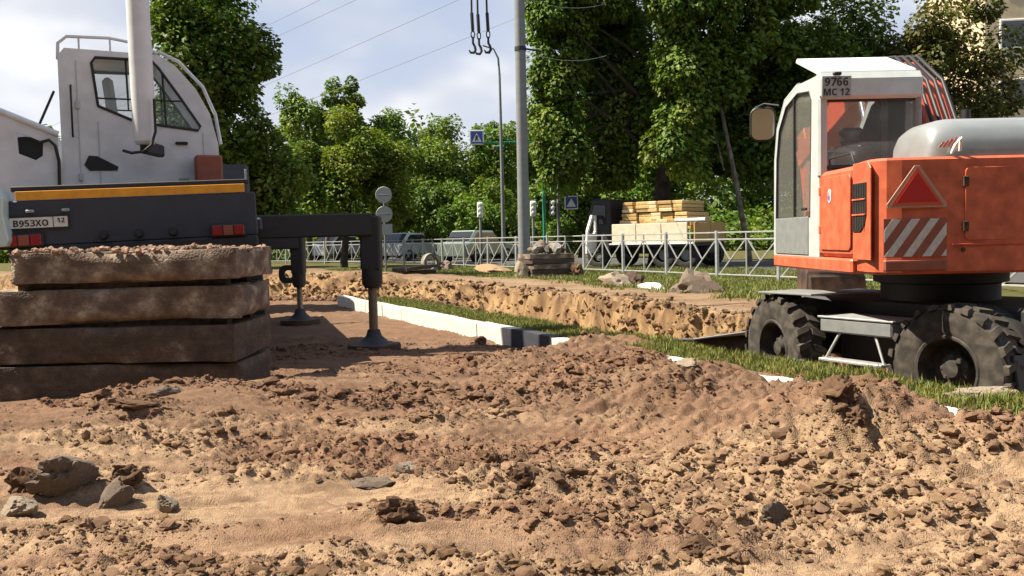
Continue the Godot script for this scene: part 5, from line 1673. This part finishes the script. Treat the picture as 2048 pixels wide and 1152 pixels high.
	for fl in 5:
		for k in 5:
			var wv := part(b, "window", box(Vector3(1.5, 1.5, 0.1), 0.02), mats.white_paint, Vector3(-3.0 + k * 2.7, 2.0 + fl * 3.0, 4.5))
			part(wv, "pane", box(Vector3(1.3, 1.3, 0.05)), mats.dark_glass, Vector3(0, 0, 0.04))

func car(at: Vector3, turn: float, m: Material, label: String) -> void:
	var o := thing("parked_car", label, "car", at, Vector3(0, turn, 0), "parked cars")
	part(o, "body", plate(pts2([-2.1, 0.3, 2.1, 0.3, 2.15, 0.62, 1.95, 0.8, 1.0, 0.92, -1.75, 0.95, -2.12, 0.85]), 1.7, 0.08), m)
	part(o, "cabin", plate(pts2([-1.7, 0.9, 1.05, 0.88, 0.35, 1.44, -1.1, 1.46]), 1.46, 0.1), m)
	for zz in [-0.735, 0.735]:
		part(o, "side_window", plate(pts2([-1.5, 0.95, 0.8, 0.95, 0.28, 1.36, -1.05, 1.37]), 0.02), mats.dark_glass, Vector3(0, 0, zz))
	bar(o, "windscreen", Vector3(1.0, 0.95, 0), Vector3(0.42, 1.40, 0), 1.2, 0.03, mats.cab_glass)
	bar(o, "rear_window", Vector3(-1.66, 0.98, 0), Vector3(-1.16, 1.40, 0), 1.2, 0.03, mats.dark_glass)
	for zz in [-0.6, 0.6]:
		part(o, "headlight", box(Vector3(0.06, 0.14, 0.34), 0.02), mats.plate_white, Vector3(2.1, 0.68, zz))
	for x in [-1.3, 1.35]:
		for zz in [-0.76, 0.76]:
			wheel(o, 0.31, 0.2, mats.rubber, mats.sign_back, Vector3(x, 0.31, zz)).rotation_degrees = Vector3(0, 90 if zz < 0 else -90, 0)

# ---------------------------------------------------------------- rubble on the lawn
func build_lawn_debris() -> void:
	var y := LAWN
	# old paving slabs piled up
	for i in 5:
		var o := part(self, "paving_slab", rough_box(Vector3(1.22 + rng.randf_range(-0.05, 0.08), 0.125, 0.8), 0.08, 0.016, 110.0 + i, 0.02), mats.concrete_dark if i % 2 else mats.concrete, Vector3(0.92 + rng.randf_range(-0.04, 0.04), y + 0.07 + i * 0.128, -23.4), Vector3(0, 24 + rng.randf_range(-3, 3), 0))
		tag(o, ["lowest", "second lowest", "middle", "second highest", "highest"][i] + " slab in the pile of old paving slabs on the lawn", "paving slab", "paving slabs piled on the lawn")
	for i in 7:
		var x := 0.55 + i * 0.13
		var o := part(self, "rubble", lump(130.0 + i, 1, 0.9), mats.concrete_pale if i % 2 else mats.stone_grey, Vector3(x, y + 0.76 + (i % 3) * 0.02, -23.45 + (i % 2) * 0.15), Vector3(0, i * 50, i * 30))
		o.scale = Vector3(0.34, 0.24, 0.3) * (0.8 + 0.25 * (i % 3))
		tag(o, "broken lump of rubble on top of the paving slab pile", "rubble", "rubble on the slab pile")
	for q in [[0.28, 23.0, 0.36, 0.5, "stone_pale", "pale tall rubble block leaning against the paving slab pile"], [1.72, 23.1, 0.3, 0.42, "clod_brown", "brown earth block at the far end of the paving slab pile"]]:
		var o := part(self, "rubble", lump(150.0 + q[0], 2, 0.9), mats[q[4]], Vector3(q[0], y + q[3] * 0.42, -q[1]))
		o.scale = Vector3(q[2], q[3], q[2]) * 1.2
		tag(o, q[5], "rubble")
	for q in [
		[2.14, 17.9, 0.62, 0.40, 0.5, "stone_pale", "pale broken concrete block at the lawn's edge below the fence", "rubble"],
		[2.48, 18.1, 0.60, 0.44, 0.4, "rust", "dark brown earth-caked block beside the pale broken block", "rubble"],
		[2.64, 16.95, 0.80, 0.22, 0.36, "plastic_sheet", "low white bag lying at the lawn's edge", "bag"],
		[3.20, 15.55, 0.72, 0.46, 0.55, "stone_grey", "big grey pointed boulder on the lawn beside the white bag", "boulder"],
		[2.95, 15.75, 0.44, 0.24, 0.34, "stone_grey", "small mossy stone between the white bag and the big boulder", "stone"],
		[-2.3, 30.5, 0.9, 0.4, 0.6, "stone_grey", "grey rubble lump before the fence beside the concrete ring", "rubble"],
		[-0.6, 27.2, 1.3, 0.35, 0.7, "clod_sand", "low grassy soil hump left of the paving slab pile", "soil heap"]]:
		var o := part(self, "rubble" if q[7] == "rubble" else q[7].replace(" ", "_"), lump(q[0] * 7 + 170, 2, 0.9, q[7] == "bag"), mats[q[5]], Vector3(q[0], y + q[3] * 0.30, -q[1]), Vector3(0, q[0] * 40, 0))
		o.scale = Vector3(q[2], q[3], q[4]) * 1.15
		tag(o, q[6], q[7])
	for i in 3:
		var o := part(self, "asphalt_slab", rough_box(Vector3(1.5 - 0.2 * i, 0.09, 0.7), 0.08, 0.03, 190.0 + i, 0.03), mats.rust if i % 2 else mats.old_wood, Vector3(-2.95 + 0.12 * i, y + 0.06 + 0.12 * i, -24.7 - 0.1 * i), Vector3(0, 20 + 12 * i, (i - 1) * 4))
		tag(o, ["lowest", "middle", "uppermost"][i] + " dark broken asphalt slab of the heap beside the outrigger", "asphalt slab", "broken asphalt slabs")
	var ring := part(self, "concrete_ring", lathe(pts2([0.22, 0.16, 0.32, 0.16, 0.32, -0.16, 0.22, -0.16, 0.22, 0.16]), 22), mats.concrete_pale, Vector3(-2.75, y + 0.31, -30.4), Vector3(90, 25, 0))
	tag(ring, "pale concrete pipe ring standing on edge before the fence", "pipe ring")
